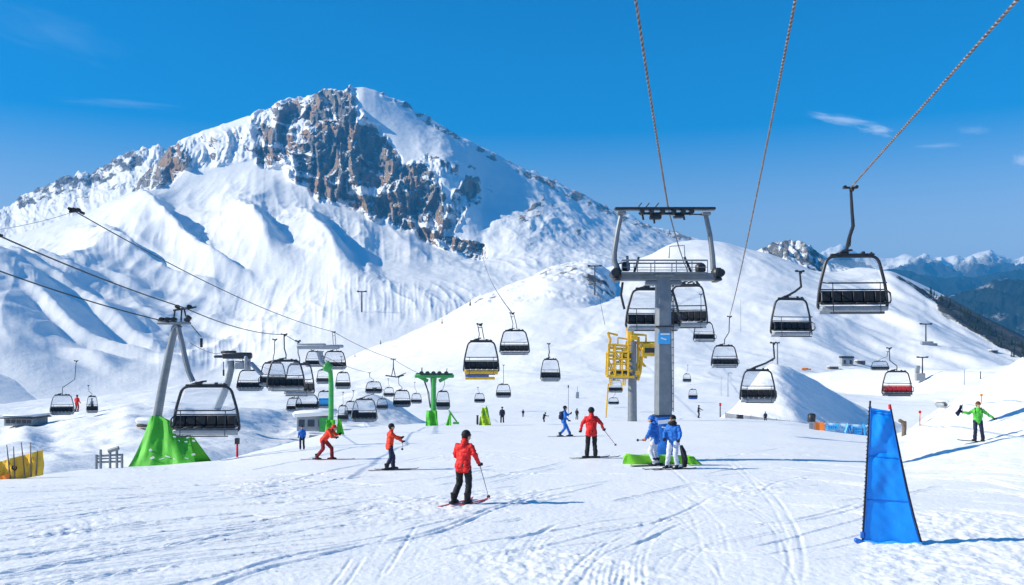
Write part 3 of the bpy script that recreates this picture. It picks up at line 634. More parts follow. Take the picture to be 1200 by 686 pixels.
MT = dict(
 steel=simple('galvanised_steel', (0.20, 0.225, 0.25), 0.5, 0.35, 0.5, 0.18, 3.0), dark=simple('dark_painted_metal', (0.028, 0.032, 0.038), 0.45, 0.2, 0.5, 0.3, 8),
 seat=simple('black_upholstery', (0.012, 0.013, 0.016), 0.6, 0, 0.4, 0.4, 9, 0.004, 14), pan=simple('grey_seat_shell', (0.30, 0.33, 0.37), 0.45, 0.0, 0.5, 0.15, 4),
 darkpan=simple('dark_seat_shell', (0.075, 0.08, 0.09), 0.45, 0.0, 0.5, 0.15, 4), palepan=simple('snowy_seat_shell', (0.62, 0.65, 0.70), 0.6, 0, 0.4, 0.12, 3), redpan=simple('red_seat_shell', (0.55, 0.012, 0.02), 0.4, 0, 0.5, 0.12, 3),
 yellow=simple('yellow_paint', (0.72, 0.42, 0.012), 0.45, 0, 0.5, 0.2, 3), green=simple('green_cover_fabric', (0.075, 0.47, 0.03), 0.62, 0, 0.4, 0.22, 1.6, 0.02, 3.0),
 greenpaint=simple('green_paint', (0.05, 0.36, 0.07), 0.5, 0, 0.5, 0.2, 2.5), lime=simple('lime_mat_fabric', (0.20, 0.62, 0.03), 0.6, 0, 0.4, 0.2, 2, 0.02, 4), limeyellow=simple('yellow_green_net', (0.42, 0.62, 0.03), 0.6, 0, 0.4, 0.35, 5),
 blue=simple('blue_banner_fabric', (0.002, 0.27, 0.84), 0.48, 0, 0.4, 0.12, 1.4, 0.006, 9.0), lightblue=simple('light_blue_print', (0.05, 0.42, 0.85), 0.5, 0, 0.5, 0.1, 3), bluepad=simple('blue_mast_pad', (0.01, 0.13, 0.52), 0.5, 0, 0.4, 0.2, 3, 0.02, 5),
 orange=simple('orange_fabric', (0.85, 0.22, 0.02), 0.6, 0, 0.4, 0.12, 4), white=simple('white_print', (0.8, 0.82, 0.85), 0.6, 0, 0.4, 0.06, 3), paleblue=simple('pale_blue_fabric', (0.55, 0.72, 0.85), 0.6, 0, 0.4, 0.15, 3),
 netyellow=simple('yellow_safety_net', (0.85, 0.52, 0.05), 0.6, 0, 0.4, 0.18, 2.5, 0.02, 6), wood=simple('weathered_wood', (0.16, 0.12, 0.09), 0.8, 0, 0.3, 0.3, 6), concrete=simple('grey_wall', (0.30, 0.32, 0.34), 0.8, 0, 0.3, 0.15, 1.2),
 window=simple('dark_window', (0.03, 0.04, 0.06), 0.15, 0, 0.6, 0.2, 2), rubber=simple('black_rubber', (0.015, 0.015, 0.016), 0.7, 0, 0.3, 0.2, 8),
 red=simple('red_jacket', (0.70, 0.014, 0.012), 0.6, 0, 0.35, 0.12, 5, 0.03, 7), darkred=simple('dark_red_trousers', (0.26, 0.012, 0.02), 0.65, 0, 0.3, 0.15, 5), orangered=simple('orange_red_jacket', (0.78, 0.045, 0.012), 0.6, 0, 0.35, 0.12, 5, 0.03, 7),
 bluej=simple('blue_jacket', (0.012, 0.14, 0.52), 0.6, 0, 0.35, 0.18, 5, 0.03, 7), navy=simple('navy_cloth', (0.010, 0.018, 0.05), 0.7, 0, 0.3, 0.2, 5), black=simple('black_cloth', (0.010, 0.010, 0.013), 0.7, 0, 0.3, 0.2, 5), whitep=simple('pale_trousers', (0.58, 0.62, 0.72), 0.65, 0, 0.3, 0.12, 4, 0.03, 7),
 greenj=simple('bright_green_jacket', (0.10, 0.55, 0.06), 0.6, 0, 0.35, 0.15, 5), skin=simple('skin', (0.55, 0.32, 0.23), 0.55, 0, 0.35, 0.08, 9), hair=simple('dark_hair', (0.02, 0.014, 0.011), 0.6, 0, 0.3, 0.3, 18), brown=simple('brown_hair', (0.09, 0.045, 0.022), 0.6, 0, 0.3, 0.3, 18),
 redski=simple('red_ski', (0.55, 0.02, 0.03), 0.3, 0, 0.5, 0.2, 4), darkski=simple('dark_ski', (0.04, 0.035, 0.045), 0.3, 0, 0.5, 0.3, 4), goldlens=simple('goggle_lens', (0.10, 0.06, 0.02), 0.12, 0.4, 0.6, 0.1, 3), orangeglove=simple('orange_glove', (0.6, 0.16, 0.05), 0.6, 0, .4, .1, 4),
 snow=snow_mat('settled_snow', [(6, 0.03, (1,1,1)), (20, 0.008, (1,1,1))]), needle=simple('conifer_needles', (0.022, 0.045, 0.026), 0.8, 0, 0.2, 0.5, 1.2), bark=simple('bark', (0.05, 0.036, 0.027), 0.9, 0, 0.2, 0.3, 3),
 strandA=simple('rope_strand_rust', (0.15, 0.105, 0.085), 0.7, 0, 0.3, 0.5, 9), strandB=simple('rope_strand_frost', (0.30, 0.275, 0.27), 0.7, 0, 0.3, 0.45, 11), strandC=simple('rope_strand_dark', (0.075, 0.055, 0.05), 0.7, 0, 0.3, 0.35, 5), cable=simple('steel_cable', (0.045, 0.047, 0.055), 0.5, 0.4, 0.5, 0.2, 4),
)
m, t, b = new_mat('bubble_glass')
b.inputs['Base Color'].default_value = (0.55, 0.66, 0.78, 1); b.inputs['Roughness'].default_value = 0.12; b.inputs['Alpha'].default_value = 0.17
MT['bubble'] = m
m, t, b = new_mat('grey_net'); b.inputs['Base Color'].default_value = (0.30, 0.33, 0.37, 1); b.inputs['Alpha'].default_value = 0.5; b.inputs['Roughness'].default_value = 0.8
MT['net'] = m

class MB:
    def __init__(s): s.v = []; s.f = []; s.mi = []; s.cur = 0
    def add(s, vs, fs):
        o = len(s.v); s.v += [tuple(p) for p in vs]; s.f += [tuple(i+o for i in f) for f in fs]; s.mi += [s.cur]*len(fs); return s
    def box(s, c, size, rot=None, ch=0.0, taper=1.0):
        """box with chamfered vertical and horizontal edges when ch > 0"""
        hx, hy, hz = (d/2 for d in size); R = Euler(rot).to_matrix() if rot is not None else None
        ch = min(ch, hx*0.8, hy*0.8, hz*0.8); lv = []
        def ring(z, i, k): return [(-hx*k+i, -hy*k+ch, z), (-hx*k+ch, -hy*k+i, z), (hx*k-ch, -hy*k+i, z), (hx*k-i, -hy*k+ch, z), (hx*k-i, hy*k-ch, z), (hx*k-ch, hy*k-i, z), (-hx*k+ch, hy*k-i, z), (-hx*k+i, hy*k-ch, z)]
        if ch <= 0:
            pts = [(-hx, -hy, -hz), (hx, -hy, -hz), (hx, hy, -hz), (-hx, hy, -hz), (-hx*taper, -hy*taper, hz), (hx*taper, -hy*taper, hz), (hx*taper, hy*taper, hz), (-hx*taper, hy*taper, hz)]
            fs = [(3, 2, 1, 0), (4, 5, 6, 7), (0, 1, 5, 4), (1, 2, 6, 5), (2, 3, 7, 6), (3, 0, 4, 7)]
        else:
            pts = ring(-hz, ch, 1)+ring(-hz+ch, 0, 1)+ring(hz-ch, 0, taper)+ring(hz, ch, taper); fs = [tuple(range(7, -1, -1)), tuple(range(24, 32))]
            for k in range(3):
                for i in range(8): j = (i+1) % 8; fs.append((k*8+i, k*8+j, k*8+8+j, k*8+8+i))
        c = Vector(c)
        return s.add([(R @ Vector(p) if R else Vector(p))+c for p in pts], fs)
    def tube(s, pts, r, seg=7, closed=False, caps=True):
        P = [Vector(p) for p in pts]; n = len(P); rr = r if isinstance(r, (list, tuple)) else [r]*n
        up = None; vs = []
        for i in range(n):
            if closed: d = P[(i+1) % n]-P[i-1]
            else: d = P[min(i+1, n-1)]-P[max(i-1, 0)]
            d = d.normalized() if d.length > 1e-9 else Vector((0, 0, 1))
            if up is None: up = d.orthogonal().normalized()
            else:
                up = up-d*up.dot(d); up = up.normalized() if up.length > 1e-6 else d.orthogonal().normalized()
            w = d.cross(up)
            for k in range(seg):
                a = 2*math.pi*k/seg; vs.append(P[i]+(up*math.cos(a)+w*math.sin(a))*rr[i])
        fs = []
        for i in range(n if closed else n-1):
            a = i*seg; b2 = ((i+1) % n)*seg
            for k in range(seg): j = (k+1) % seg; fs.append((a+k, a+j, b2+j, b2+k))
        if caps and not closed: fs += [tuple(range(seg-1, -1, -1)), tuple(range((n-1)*seg, n*seg))]
        return s.add(vs, fs)
    def sheet(s, grid, th):
        """grid[i][j] of points thickened along its local normal into a closed shell"""
        G = np.array([[tuple(p) for p in row] for row in grid], float); a = np.gradient(G, axis=0); c = np.gradient(G, axis=1); nn = np.cross(a, c); nn /= np.linalg.norm(nn, axis=-1, keepdims=True)+1e-9
        A = G+nn*th/2; B = G-nn*th/2; nr, nc = G.shape[:2]; vs = list(A.reshape(-1, 3))+list(B.reshape(-1, 3)); o = nr*nc; fs = []
        ix = lambda i, j: i*nc+j
        for i in range(nr-1):
            for j in range(nc-1):
                fs.append((ix(i, j), ix(i+1, j), ix(i+1, j+1), ix(i, j+1))); fs.append((o+ix(i, j), o+ix(i, j+1), o+ix(i+1, j+1), o+ix(i+1, j)))
        for i in range(nr-1): fs.append((ix(i, 0), o+ix(i, 0), o+ix(i+1, 0), ix(i+1, 0))); fs.append((ix(i, nc-1), ix(i+1, nc-1), o+ix(i+1, nc-1), o+ix(i, nc-1)))
        for j in range(nc-1): fs.append((ix(0, j), ix(0, j+1), o+ix(0, j+1), o+ix(0, j))); fs.append((ix(nr-1, j), o+ix(nr-1, j), o+ix(nr-1, j+1), ix(nr-1, j+1)))
        return s.add(vs, fs)
    def ball(s, c, r, su=10, sv=7, sc=(1, 1, 1)):
        vs = [(0, 0, 1)]
        for i in range(1, sv):
            th = math.pi*i/sv
            for k in range(su): a = 2*math.pi*k/su; vs.append((math.sin(th)*math.cos(a), math.sin(th)*math.sin(a), math.cos(th)))
        vs.append((0, 0, -1)); fs = [(0, 1+k, 1+(k+1) % su) for k in range(su)]
        for i in range(sv-2):
            for k in range(su): j = (k+1) % su; a = 1+i*su; fs.append((a+k, a+su+k, a+su+j, a+j))
        l = len(vs)-1; a = 1+(sv-2)*su; fs += [(a+k, l, a+(k+1) % su) for k in range(su)]
        return s.add([Vector((p[0]*r*sc[0], p[1]*r*sc[1], p[2]*r*sc[2]))+Vector(c) for p in vs], fs)
    def mesh(s, name, mats, smooth=True):
        me = bpy.data.meshes.new(name); me.from_pydata(s.v, [], s.f)
        bm = bmesh.new(); bm.from_mesh(me); bmesh.ops.recalc_face_normals(bm, faces=bm.faces); bm.to_mesh(me); bm.free()
        for mm in (mats if isinstance(mats, (list, tuple)) else [mats]): me.materials.append(mm)
        if any(s.mi): me.polygons.foreach_set('material_index', s.mi)
        if smooth:
            me.polygons.foreach_set('use_smooth', [True]*len(me.polygons)); me.set_sharp_from_angle(angle=math.radians(38))
        return me
    def build(s, name, mats, parent=None, smooth=True):
        o = bpy.data.objects.new(name, s.mesh(name, mats, smooth)); COL.objects.link(o)
        if parent is not None: o.parent = parent
        return o

def tag(o, label, cat, group=None, kind=None):
    o['label'] = label; o['category'] = cat
    if group: o['group'] = group
    if kind: o['kind'] = kind
    return o
def thing(name, label, cat, loc=(0, 0, 0), rz=0.0, group=None, scale=None):
    o = bpy.data.objects.new(name, None); COL.objects.link(o); o.empty_display_size = 0.3
    o.location = loc; o.rotation_euler = (0, 0, rz)
    if scale is not None: o.scale = scale
    return tag(o, label, cat, group)
def copy_tree(src, parent=None):
    c = src.copy(); COL.objects.link(c)
    if parent is not None: c.parent = parent
    for ch in list(src.children): copy_tree(ch, c)
    return c

bpy.context.view_layer.update()
TERR = [o for o in COL.objects if o.type == 'MESH' and o.name.split('.')[0] in ('piste', 'snow_mounds', 'snow_pile', 'hill', 'hill_shoulder', 'mountain', 'near_forest_slope')]
EYE = Vector((0, 0, CH))
def P3(px, py, D): return Vector(((px-600)/F*D, D, CH-(py-HY)/F*D))
def hit(px, py, names=None):
    """ground seen at photo pixel: nearest terrain surface along the sight line"""
    d = P3(px, py, 1.0)-EYE; best = None
    for o in TERR:
        if names and o.name not in names: continue
        ok, p, n, i = o.ray_cast(EYE, d)
        if ok and (best is None or p.y < best.y): best = p
    return best.copy() if best is not None else None
def drop(x, y, names=('piste',)):
    best = None
    for o in TERR:
        if names and o.name not in names: continue
        ok, p, n, i = o.ray_cast(Vector((x, y, 300)), Vector((0, 0, -1)))
        if ok and (best is None or p.z > best.z): best = p
    return best.z if best is not None else 0.0

# ================================================================== chairlift chairs
CW, CHT = 3.1, 2.73
def rounded(pts, rad, n=5):
    out = []; k = len(pts)
    for i in range(k):
        a, p, c = Vector(pts[i-1]), Vector(pts[i]), Vector(pts[(i+1) % k])
        u = (a-p).normalized(); v = (c-p).normalized(); r = rad if not isinstance(rad, (list, tuple)) else rad[i]
        for j in range(n+1):
            t = j/n; out.append((1-t)**2*(p+u*r)+2*t*(1-t)*p+t*t*(p+v*r))
    return out
def chair_meshes():
    M = {}
    fr = MB()
    fr.tube(rounded([(-1.50, 0, 0.28), (-1.42, 0, 1.30), (-1.08, 0, 2.66), (1.08, 0, 2.66), (1.42, 0, 1.30), (1.50, 0, 0.28)][::-1], [0.2, 0.5, 0.35, 0.35, 0.5, 0.2]), 0.070, 8, True)
    for sx in (-1, 1):     # side hoops that carry seat and armrest
        fr.tube([(sx*1.47, 0.0, 0.55), (sx*1.47, -0.45, 0.52), (sx*1.45, -0.62, 0.62), (sx*1.44, -0.55, 0.95), (sx*1.42, -0.05, 1.12)], 0.04, 6)
    M['frame'] = fr.mesh('frame', MT['dark'])
    rb = MB(); rb.box((0, 0.02, 2.74), (1.9, 0.16, 0.10), ch=0.03); rb.box((-0.35, 0.02, 2.84), (0.36, 0.2, 0.16), ch=0.04); rb.box((0.45, 0, 2.82), (0.16, 0.18, 0.12), ch=0.03); rb.box((0.8, 0, 2.80), (0.1, 0.14, 0.1), ch=0.02)
    rb.tube([(-0.95, 0.02, 2.66), (-0.6, 0.02, 2.80), (-0.2, 0.02, 2.92), (0.0, 0.02, 2.95)], 0.05, 6)
    M['roof_bar'] = rb.mesh('roof_bar', MT['dark'])
    bk = MB()
    bk.box((0, 0.06, 0.80), (2.80, 0.07, 0.62), (-0.16, 0, 0), 0.03)
    for i in range(6): bk.box((-1.17+i*0.468, 0.0, 0.84), (0.46, 0.11, 0.52), (-0.16, 0, 0), 0.05)
    M['backrest'] = bk.mesh('backrest', MT['seat'])
    hr = MB()
    hr.tube([(-1.36, 0.07, 1.16), (1.36, 0.07, 1.16)], 0.03, 6)
    M['back_rail'] = hr.mesh('back_rail', MT['seat'])
    st = MB()
    for i in range(6): st.box((-1.17+i*0.468, -0.30, 0.50), (0.455, 0.56, 0.11), (0.06, 0, 0), 0.045)
    M['seat'] = st.mesh('seat', MT['seat'])
    pn = MB(); pn.box((0, -0.1, 0.285), (2.86, 0.62, 0.22), (0.05, 0, 0), 0.05); pn.box((0, 0.10, 0.14), (2.8, 0.07, 0.20), (0.35, 0, 0), 0.02)
    M['shell'] = pn.mesh('shell', MT['darkpan'])
    sb = MB(); sb.tube([(-1.37, 0, 1.50), (-1.30, -0.50, 1.42), (-1.2, -0.62, 1.40), (1.2, -0.62, 1.40), (1.30, -0.50, 1.42), (1.37, 0, 1.50)], 0.034, 6)
    for i in (-1.0, 1.0): sb.tube([(i, -0.62, 1.40), (i, -0.66, 0.75), (i, -0.75, 0.06)], 0.020, 5)
    sb.tube([(-1.15, -0.75, 0.05), (1.15, -0.75, 0.05)], 0.035, 6)
    M['safety_bar'] = sb.mesh('safety_bar', MT['dark'])
    bb = MB(); g = []
    for i in range(9):
        a = i/8; z = 1.42+a*1.12; y = 0.10+0.42*math.sin(a*math.pi*0.62); hw = 1.32-0.30*max(0, a-0.1)
        g.append([(-hw+2*hw*j/12, y-0.10*abs(j/6-1)**2, z) for j in range(13)])
    bb.sheet(g, 0.012)
    M['bubble'] = bb.mesh('bubble', MT['bubble'])
    sn = MB(); sn.box((0.1, 0.02, 2.82), (1.2, 0.16, 0.07), ch=0.03)
    M['snow_cap'] = sn.mesh('snow_cap', MT['snow'])
    return M
CM = chair_meshes()
def variant(key, mat, name=None):
    me = CM[key].copy(); me.materials.clear(); me.materials.append(mat); return me
CM['shell_red'] = variant('shell', MT['redpan']); CM['shell_pale'] = variant('shell', MT['pan']); CM['shell_yellow'] = variant('shell', MT['yellow']); CM['shell_blue'] = variant('shell', MT['bluepad'])
CM['frame_yellow'] = variant('frame', MT['yellow']); CM['backrest_red'] = variant('backrest', MT['redpan']); CM['frame_steel'] = variant('frame', MT['steel'])
def hanger_mesh(dx, h, style, sc):
    """arm from the roof of a chair up to the grip; dx, h in the chair's own (unscaled) units"""
    hb = MB(); z0 = 2.80
    if style == 'fork':
        for s in (-0.16, 0.16): hb.tube([(s*1.6, 0.02, z0), (s, 0.02, z0+h*0.35), (dx+s, 0.0, z0+h)], 0.038, 6)
        hb.tube([(dx-0.16, 0, z0+h*0.8), (dx+0.16, 0, z0+h*0.8)], 0.03, 5)
    elif style == 'arm':
        hb.tube([(-0.5, 0.02, z0), (-0.25, 0.02, z0+0.06*h), (-0.5+0.6*(dx+0.65), 0.01, z0+0.22*h), (dx+0.10, 0, z0+0.42*h), (dx+0.06, 0, z0+0.62*h), (dx, 0, z0+h)], [0.085, 0.085, 0.08, 0.085, 0.075, 0.06], 8)
        hb.box((-0.38, 0.02, z0+0.02), (0.42, 0.2, 0.14), ch=0.04); hb.tube([(-0.55, 0.0, z0-0.05), (-0.1, 0, z0+0.12*h), (dx+0.02, 0, z0+0.34*h)], 0.03, 5)
    else:
        hb.tube([(0, 0.02, z0-0.05), (0.02, 0.01, z0+0.2*h), (dx*0.9, 0, z0+0.45*h), (dx, 0, z0+h)], 0.05, 6)
    return hb.mesh('hanger', MT['dark'] if style != 'grey' else MT['steel'])
def grip_mesh(dx, h, big):
    g = MB(); z = 2.80+h
    g.box((dx, 0.0, z+0.03), (0.62 if big else 0.5, 0.16, 0.10), ch=0.03); g.box((dx+0.05, 0.0, z-0.06), (0.18, 0.2, 0.16), ch=0.04)
    for k in ((-0.26, 0.24) if big else (-0.2, 0.2)): g.tube([(dx+k, -0.11, z+0.06), (dx+k, 0.11, z+0.06)], 0.075, 10)
    return g.mesh('grip', MT['dark'])
CHG = 'chairs hanging on the chairlift cables'
CHAIRS = [
 # cx, top, bottom, width, grip x, grip y, style, variant, yaw, label
 (999, 296, 368, 83, 997, 220, 'arm', 'light', -4, 'largest dark chair at upper right, hung high under the twisted rope'),
 (927, 348, 395, 53, 938, 318, 'arm', 'n', 10, 'dark chair hanging just below and left of the largest upper right chair'),
 (888, 432, 472, 43, 906, 402, 'arm', 'n', -3, 'dark chair with open frame hanging before the shaded snow pile'),
 (849, 404, 431, 33, 855, 371, 'straight', 'n', 4, 'dark chair at the lower end of the rope right of the grey tower'),
 (825, 377, 401, 28, 821, 345, 'straight', 'pale', 14, 'pale snow-dusted chair partly behind the right arm of the grey tower'),
 (765, 336, 388, 66, 764, 327, 'straight', 'n', 2, 'wide black chair directly behind the mast of the grey tower'),
 (806, 332, 385, 47, 812, 327, 'straight', 'n', -12, 'black chair under the right end of the grey crossbeam'),
 (564, 398, 439, 43, 562, 380, 'fork', 'yellow', 3, 'dark chair with a yellow and blue underside over the middle slope'),
 (603, 386, 416, 36, 600, 367, 'fork', 'n', -4, 'black chair just right of the yellow-bottomed chair'),
 (645, 420, 447, 24, 643, 403, 'arm', 'n', 3, 'small black chair alone between the yellow tower and the paired chairs'),
 (590, 450, 466, 18, 590, 428, 'straight', 'n', 0, 'tiny black chair above the dark blue walker on the slope'),
 (562, 461, 472, 13, 560, 454, 'straight', 'n', 12, 'tiny grey chair left of the walker and above the yellow-green net'),
 (1051, 434, 464, 36, 1042, 408, 'straight', 'red', -2, 'chair with a red lower back hanging above the blue banner'),
 (242, 449, 510, 79, 224, 440, 'none', 'light', 3, 'large black-framed chair in front of the green tent-like tower cover'),
 (73, 462, 486, 27, 88, 423, 'straight', 'steel', 16, 'grey see-through chair at the far left beside a person in red'),
 (108, 464, 484, 13, 104, 452, 'straight', 'pale', 30, 'small pale chair right of the person in red at far left'),
 (293, 433, 458, 31, 284, 414, 'straight', 'n', 8, 'black chair under the bent grey lift tower'),
 (335, 421, 458, 45, 333, 392, 'straight', 'pale', 14, 'large chair of the left cluster with a tall straight hanger'),
 (351, 425, 464, 38, 349, 400, 'straight', 'n', -10, 'black chair overlapping the right side of the tall-hanger chair'),
 (392, 411, 433, 28, 391, 389, 'fork', 'n', 4, 'black chair right at the head of the green-posted tower'),
 (369, 411, 430, 23, 369, 404, 'none', 'n', 10, 'dark chair under the left arm of the green-posted tower'),
 (379, 433, 450, 17, 378, 412, 'straight', 'n', -6, 'small black chair touching the left side of the green post'),
 (402, 436, 456, 18, 400, 418, 'straight', 'n', 0, 'small open chair just right of the green post'),
 (360, 462, 480, 28, 352, 448, 'straight', 'n', 10, 'black chair hanging low over the snow-roofed hut'),
 (402, 475, 494, 13, 402, 460, 'straight', 'n', 0, 'tiny dark chair low beside the foot of the green post'),
 (427, 467, 494, 31, 439, 455, 'straight', 'steel', 6, 'grey metal chair in front of the shaded dune above a red skier'),
 (438, 447, 461, 20, 433, 437, 'straight', 'n', 6, 'dark chair on a thin hook left of the green T tower'),
 (456, 454, 465, 13, 455, 444, 'straight', 'n', -8, 'tiny dark chair in the middle of the three near the green T tower'),
 (471, 457, 477, 21, 467, 442, 'straight', 'n', 6, 'black chair below the small rope carriage by the green T tower'),
 (488, 461, 473, 13, 486, 448, 'straight', 'n', -4, 'tiny dark chair touching the left side of the green T tower'),
 (519, 458, 480, 17, 521, 443, 'straight', 'n', 10, 'dark chair hanging under the right arm of the green T tower'),
 (727, 424, 444, 27, 729, 408, 'straight', 'yframe', 0, 'black chair caught inside the yellow steel frame'),
 (721, 445, 460, 18, 724, 436, 'straight', 'yframe', 5, 'small chair with yellow frame under the yellow steel tower'),
 (719, 466, 474, 13, 721, 458, 'straight', 'pale', 4, 'tiny pale chair lowest under the yellow steel tower'),
 (805, 438, 448, 10, 806, 428, 'straight', 'n', 0, 'tiny chair just right of the grey mast, upper of two'),
 (812, 456, 468, 11, 813, 449, 'none', 'blue', 0, 'tiny chair with a blue lower half right of the grey mast'),
 (1031, 423, 434, 21, 1040, 412, 'straight', 'pale', -8, 'pale chair close behind the red-backed chair'),
 (320, 424, 453, 33, 322, 398, 'straight', 'n', -6, 'chair at the left edge of the left cluster, half behind the tall-hanger chair'),
 (381, 458, 478, 20, 383, 446, 'none', 'bluesign', 0, 'chair with a light blue panel on its back just left of the green post'),
 (412, 470, 488, 17, 414, 458, 'straight', 'n', 8, 'low dark chair between the green post and the grey metal chair'),
 (448, 467, 480, 14, 449, 457, 'straight', 'n', -8, 'tiny low chair between the grey metal chair and the rope carriage'),
 (345, 466, 482, 19, 346, 452, 'straight', 'pale', 12, 'pale low chair just left of the one hanging over the hut'),
]
ROPE_PTS = {}
proto = None
for i, (cx, top, bot, w, gx, gy, style, var, yaw, lab) in enumerate(CHAIRS):
    D = CW*F/w
    g = hit(cx, bot+2)
    if g is not None and w < 40: D = min(D, g.y-4)
    s = w*D/F/CW; zs = (bot-top)/w*CW/(CHT+0.06)
    base = P3(cx, bot, D); base.z -= 0.05*s
    if i == 0:
        proto = thing('chairlift_chair', lab, 'chairlift chair', group=CHG)
        for k in ('frame', 'roof_bar', 'backrest', 'back_rail', 'seat', 'shell', 'safety_bar', 'bubble'):
            o = bpy.data.objects.new(k, CM[k]); COL.objects.link(o); o.parent = proto
        root = proto
    else:
        root = copy_tree(proto); root['label'] = lab
        for ch in list(root.children):
            if ch.name.split('.')[0] in ('hanger', 'grip'): bpy.data.objects.remove(ch)
    root.location = base; root.rotation_euler = (0, 0, math.radians(yaw)); root.scale = (s, s, s*zs)
    for ch in root.children:
        k = ch.name.split('.')[0]
        if var == 'red' and k == 'backrest': ch.data = CM['backrest_red']
        if var == 'red' and k == 'shell': ch.data = CM['shell']
        if var in ('pale', 'light') and k == 'shell': ch.data = CM['shell_pale']
        if var == 'yellow' and k == 'shell': ch.data = CM['shell_yellow']
        if var == 'blue' and k in ('shell', 'backrest'): ch.data = CM['shell_blue'] if k == 'shell' else ch.data
        if var == 'yframe' and k == 'frame': ch.data = CM['frame_yellow']
        if var == 'steel' and k == 'frame': ch.data = CM['frame_steel']
    if var == 'pale' or (w > 30 and i % 2 == 1):
        o = bpy.data.objects.new('snow_cap', CM['snow_cap']); COL.objects.link(o); o.parent = root
    if var == 'yellow':
        q = MB(); q.box((-0.35, 0.16, -0.02), (2.0, 0.05, 0.34), (0.3, 0, 0), 0.015); q.build('blue_panel', MT['bluepad'], root)
        q = MB(); q.box((-0.1, 0.2, -0.26), (2.5, 0.06, 0.22), (0.3, 0, 0), 0.02); q.build('footrest', MT['yellow'], root)
    if var == 'bluesign':
        q = MB(); q.box((0, -0.12, 1.0), (2.3, 0.05, 1.25), ch=0.02); q.build('blue_panel', MT['lightblue'], root)
    gp = P3(gx, gy, D); ROPE_PTS[lab] = gp.copy()
    if style != 'none':
        hh = ((top-gy)/F*D)/s/zs; dx = (gx-cx)/F*D/s
        o = bpy.data.objects.new('hanger', hanger_mesh(dx, hh, style, s)); COL.objects.link(o); o.parent = root
        o = bpy.data.objects.new('grip', grip_mesh(dx, hh, w > 50)); COL.objects.link(o); o.parent = root
    if i == 13:    # the big left chair hangs from the bent steel arm under the tower head
        q = MB(); loc = lambda px, py: ((px-cx)/F*D/s, 0.05, (bot-py)/F*D/s/zs+0.05)
        q.tube([loc(226, 447), loc(221, 436), loc(217, 420), loc(213, 400), loc(209, 384)], [0.13, 0.13, 0.13, 0.12, 0.12], 8); q.build('hanger', MT['steel'], root)

# ================================================================== ropes
def twisted(name, pts, r, label, pitch=0.26):
    """three-strand rope through the given points"""
    P = [Vector(p) for p in pts]; L = sum((P[i+1]-P[i]).length for i in range(len(P)-1)); n = int(L/pitch*9)
    cum = [0]
    for i in range(len(P)-1): cum.append(cum[-1]+(P[i+1]-P[i]).length)
    T = np.linspace(0, cum[-1], n); C = np.stack([np.interp(T, cum, [p[k] for p in P]) for k in range(3)], 1)
    q = MB()
    d = (P[-1]-P[0]).normalized(); u = d.orthogonal().normalized(); w = d.cross(u)
    for k in range(3):
        q.cur = k
        pl = []
        for t_, c in zip(T, C):
            a = 2*math.pi*(t_/pitch+k/3); j = 1+0.12*math.sin(t_*3.1+k*2)+0.1*math.sin(t_*7.7+k)
            pl.append(Vector(c)+(u*math.cos(a)+w*math.sin(a))*r*0.55*j)
        q.tube(pl, [r*0.62*(1+0.15*math.sin(t_*5.3+k*1.7)) for t_ in T], 5)
    o = q.build(name, [MT['strandA'], MT['strandB'], MT['strandC']])
    return tag(o, label, 'rope', 'twisted ropes overhead')
def sag(a, b, s, n=24):
    a, b = Vector(a), Vector(b); return [a.lerp(b, i/n)-Vector((0, 0, 4*s*(i/n)*(1-i/n))) for i in range(n+1)]
def back(a, b, m): a, b = Vector(a), Vector(b); return a+(a-b).normalized()*m
TOP = P3(783, 244, 36.0)
a = P3(745, 0, 21); twisted('twisted_rope', [back(a, TOP, 14)]+sag(a, TOP, 0.10), 0.030, 'left overhead twisted rope running down to the head of the grey tower')
e = ROPE_PTS[CHAIRS[3][-1]]; a = P3(932, 0, 22); twisted('twisted_rope', [back(a, e, 14)]+sag(a, e, 0.5, 40), 0.031, 'middle overhead twisted rope falling to a chair right of the grey tower')
e = ROPE_PTS[CHAIRS[0][-1]]; a = P3(1192, 0, 22); twisted('twisted_rope', [back(a, e, 14)]+sag(a, e, 0.0), 0.035, 'right overhead twisted rope ending at the largest upper right chair')
def cable(pts, r, label, name='haul_cable', group='steel lift cables'):
    q = MB(); q.tube(pts, r, 6); return tag(q.build(name, MT['cable']), label, 'cable', group)
e = ROPE_PTS[CHAIRS[6][-1]]; cable(sag(TOP, e, 0.5), 0.03, 'dark cable dropping from the head of the grey tower to the black chair behind it')
B1 = P3(88, 248, 58); e1 = ROPE_PTS[CHAIRS[19][-1]]; e2 = P3(461, 421, 150); e3 = P3(497, 440, 178)
cable(sag(B1, e1, 0.9)+sag(e1, e2, 0.3)[1:]+sag(e2, e3, 0.2)[1:], 0.036, 'uppermost left cable falling from a dark sheave clamp to the green-posted tower')
cable(sag(P3(-120, 274, 54), B1, 0.5), 0.012, 'thin slack wire leading off to the left from the dark sheave clamp')
H2 = P3(216, 361, 46.5); A2 = P3(0, 277, 34); d1 = ROPE_PTS[CHAIRS[17][-1]]; g12 = ROPE_PTS[CHAIRS[26][-1]]
cable([back(A2, H2, 6)]+sag(A2, H2, 0.12)+sag(H2, d1, 0.35)[1:]+sag(d1, g12, 0.5)[1:], 0.030, 'middle left cable running over the head of the leaning grey tower')
A3 = P3(0, 318, 38); H3 = P3(198, 378, 46.5)
cable([back(A3, H3, 6)]+sag(A3, H3, 0.12), 0.030, 'lowest left cable ending at the lower arm of the leaning grey tower')
cable(sag(P3(223, 402, 47.5), P3(262, 413, 105), 0.3)+sag(P3(262, 413, 105), P3(350, 438, 150), 0.5)[1:], 0.02, 'thin cable from the leaning grey tower to the bent grey tower')
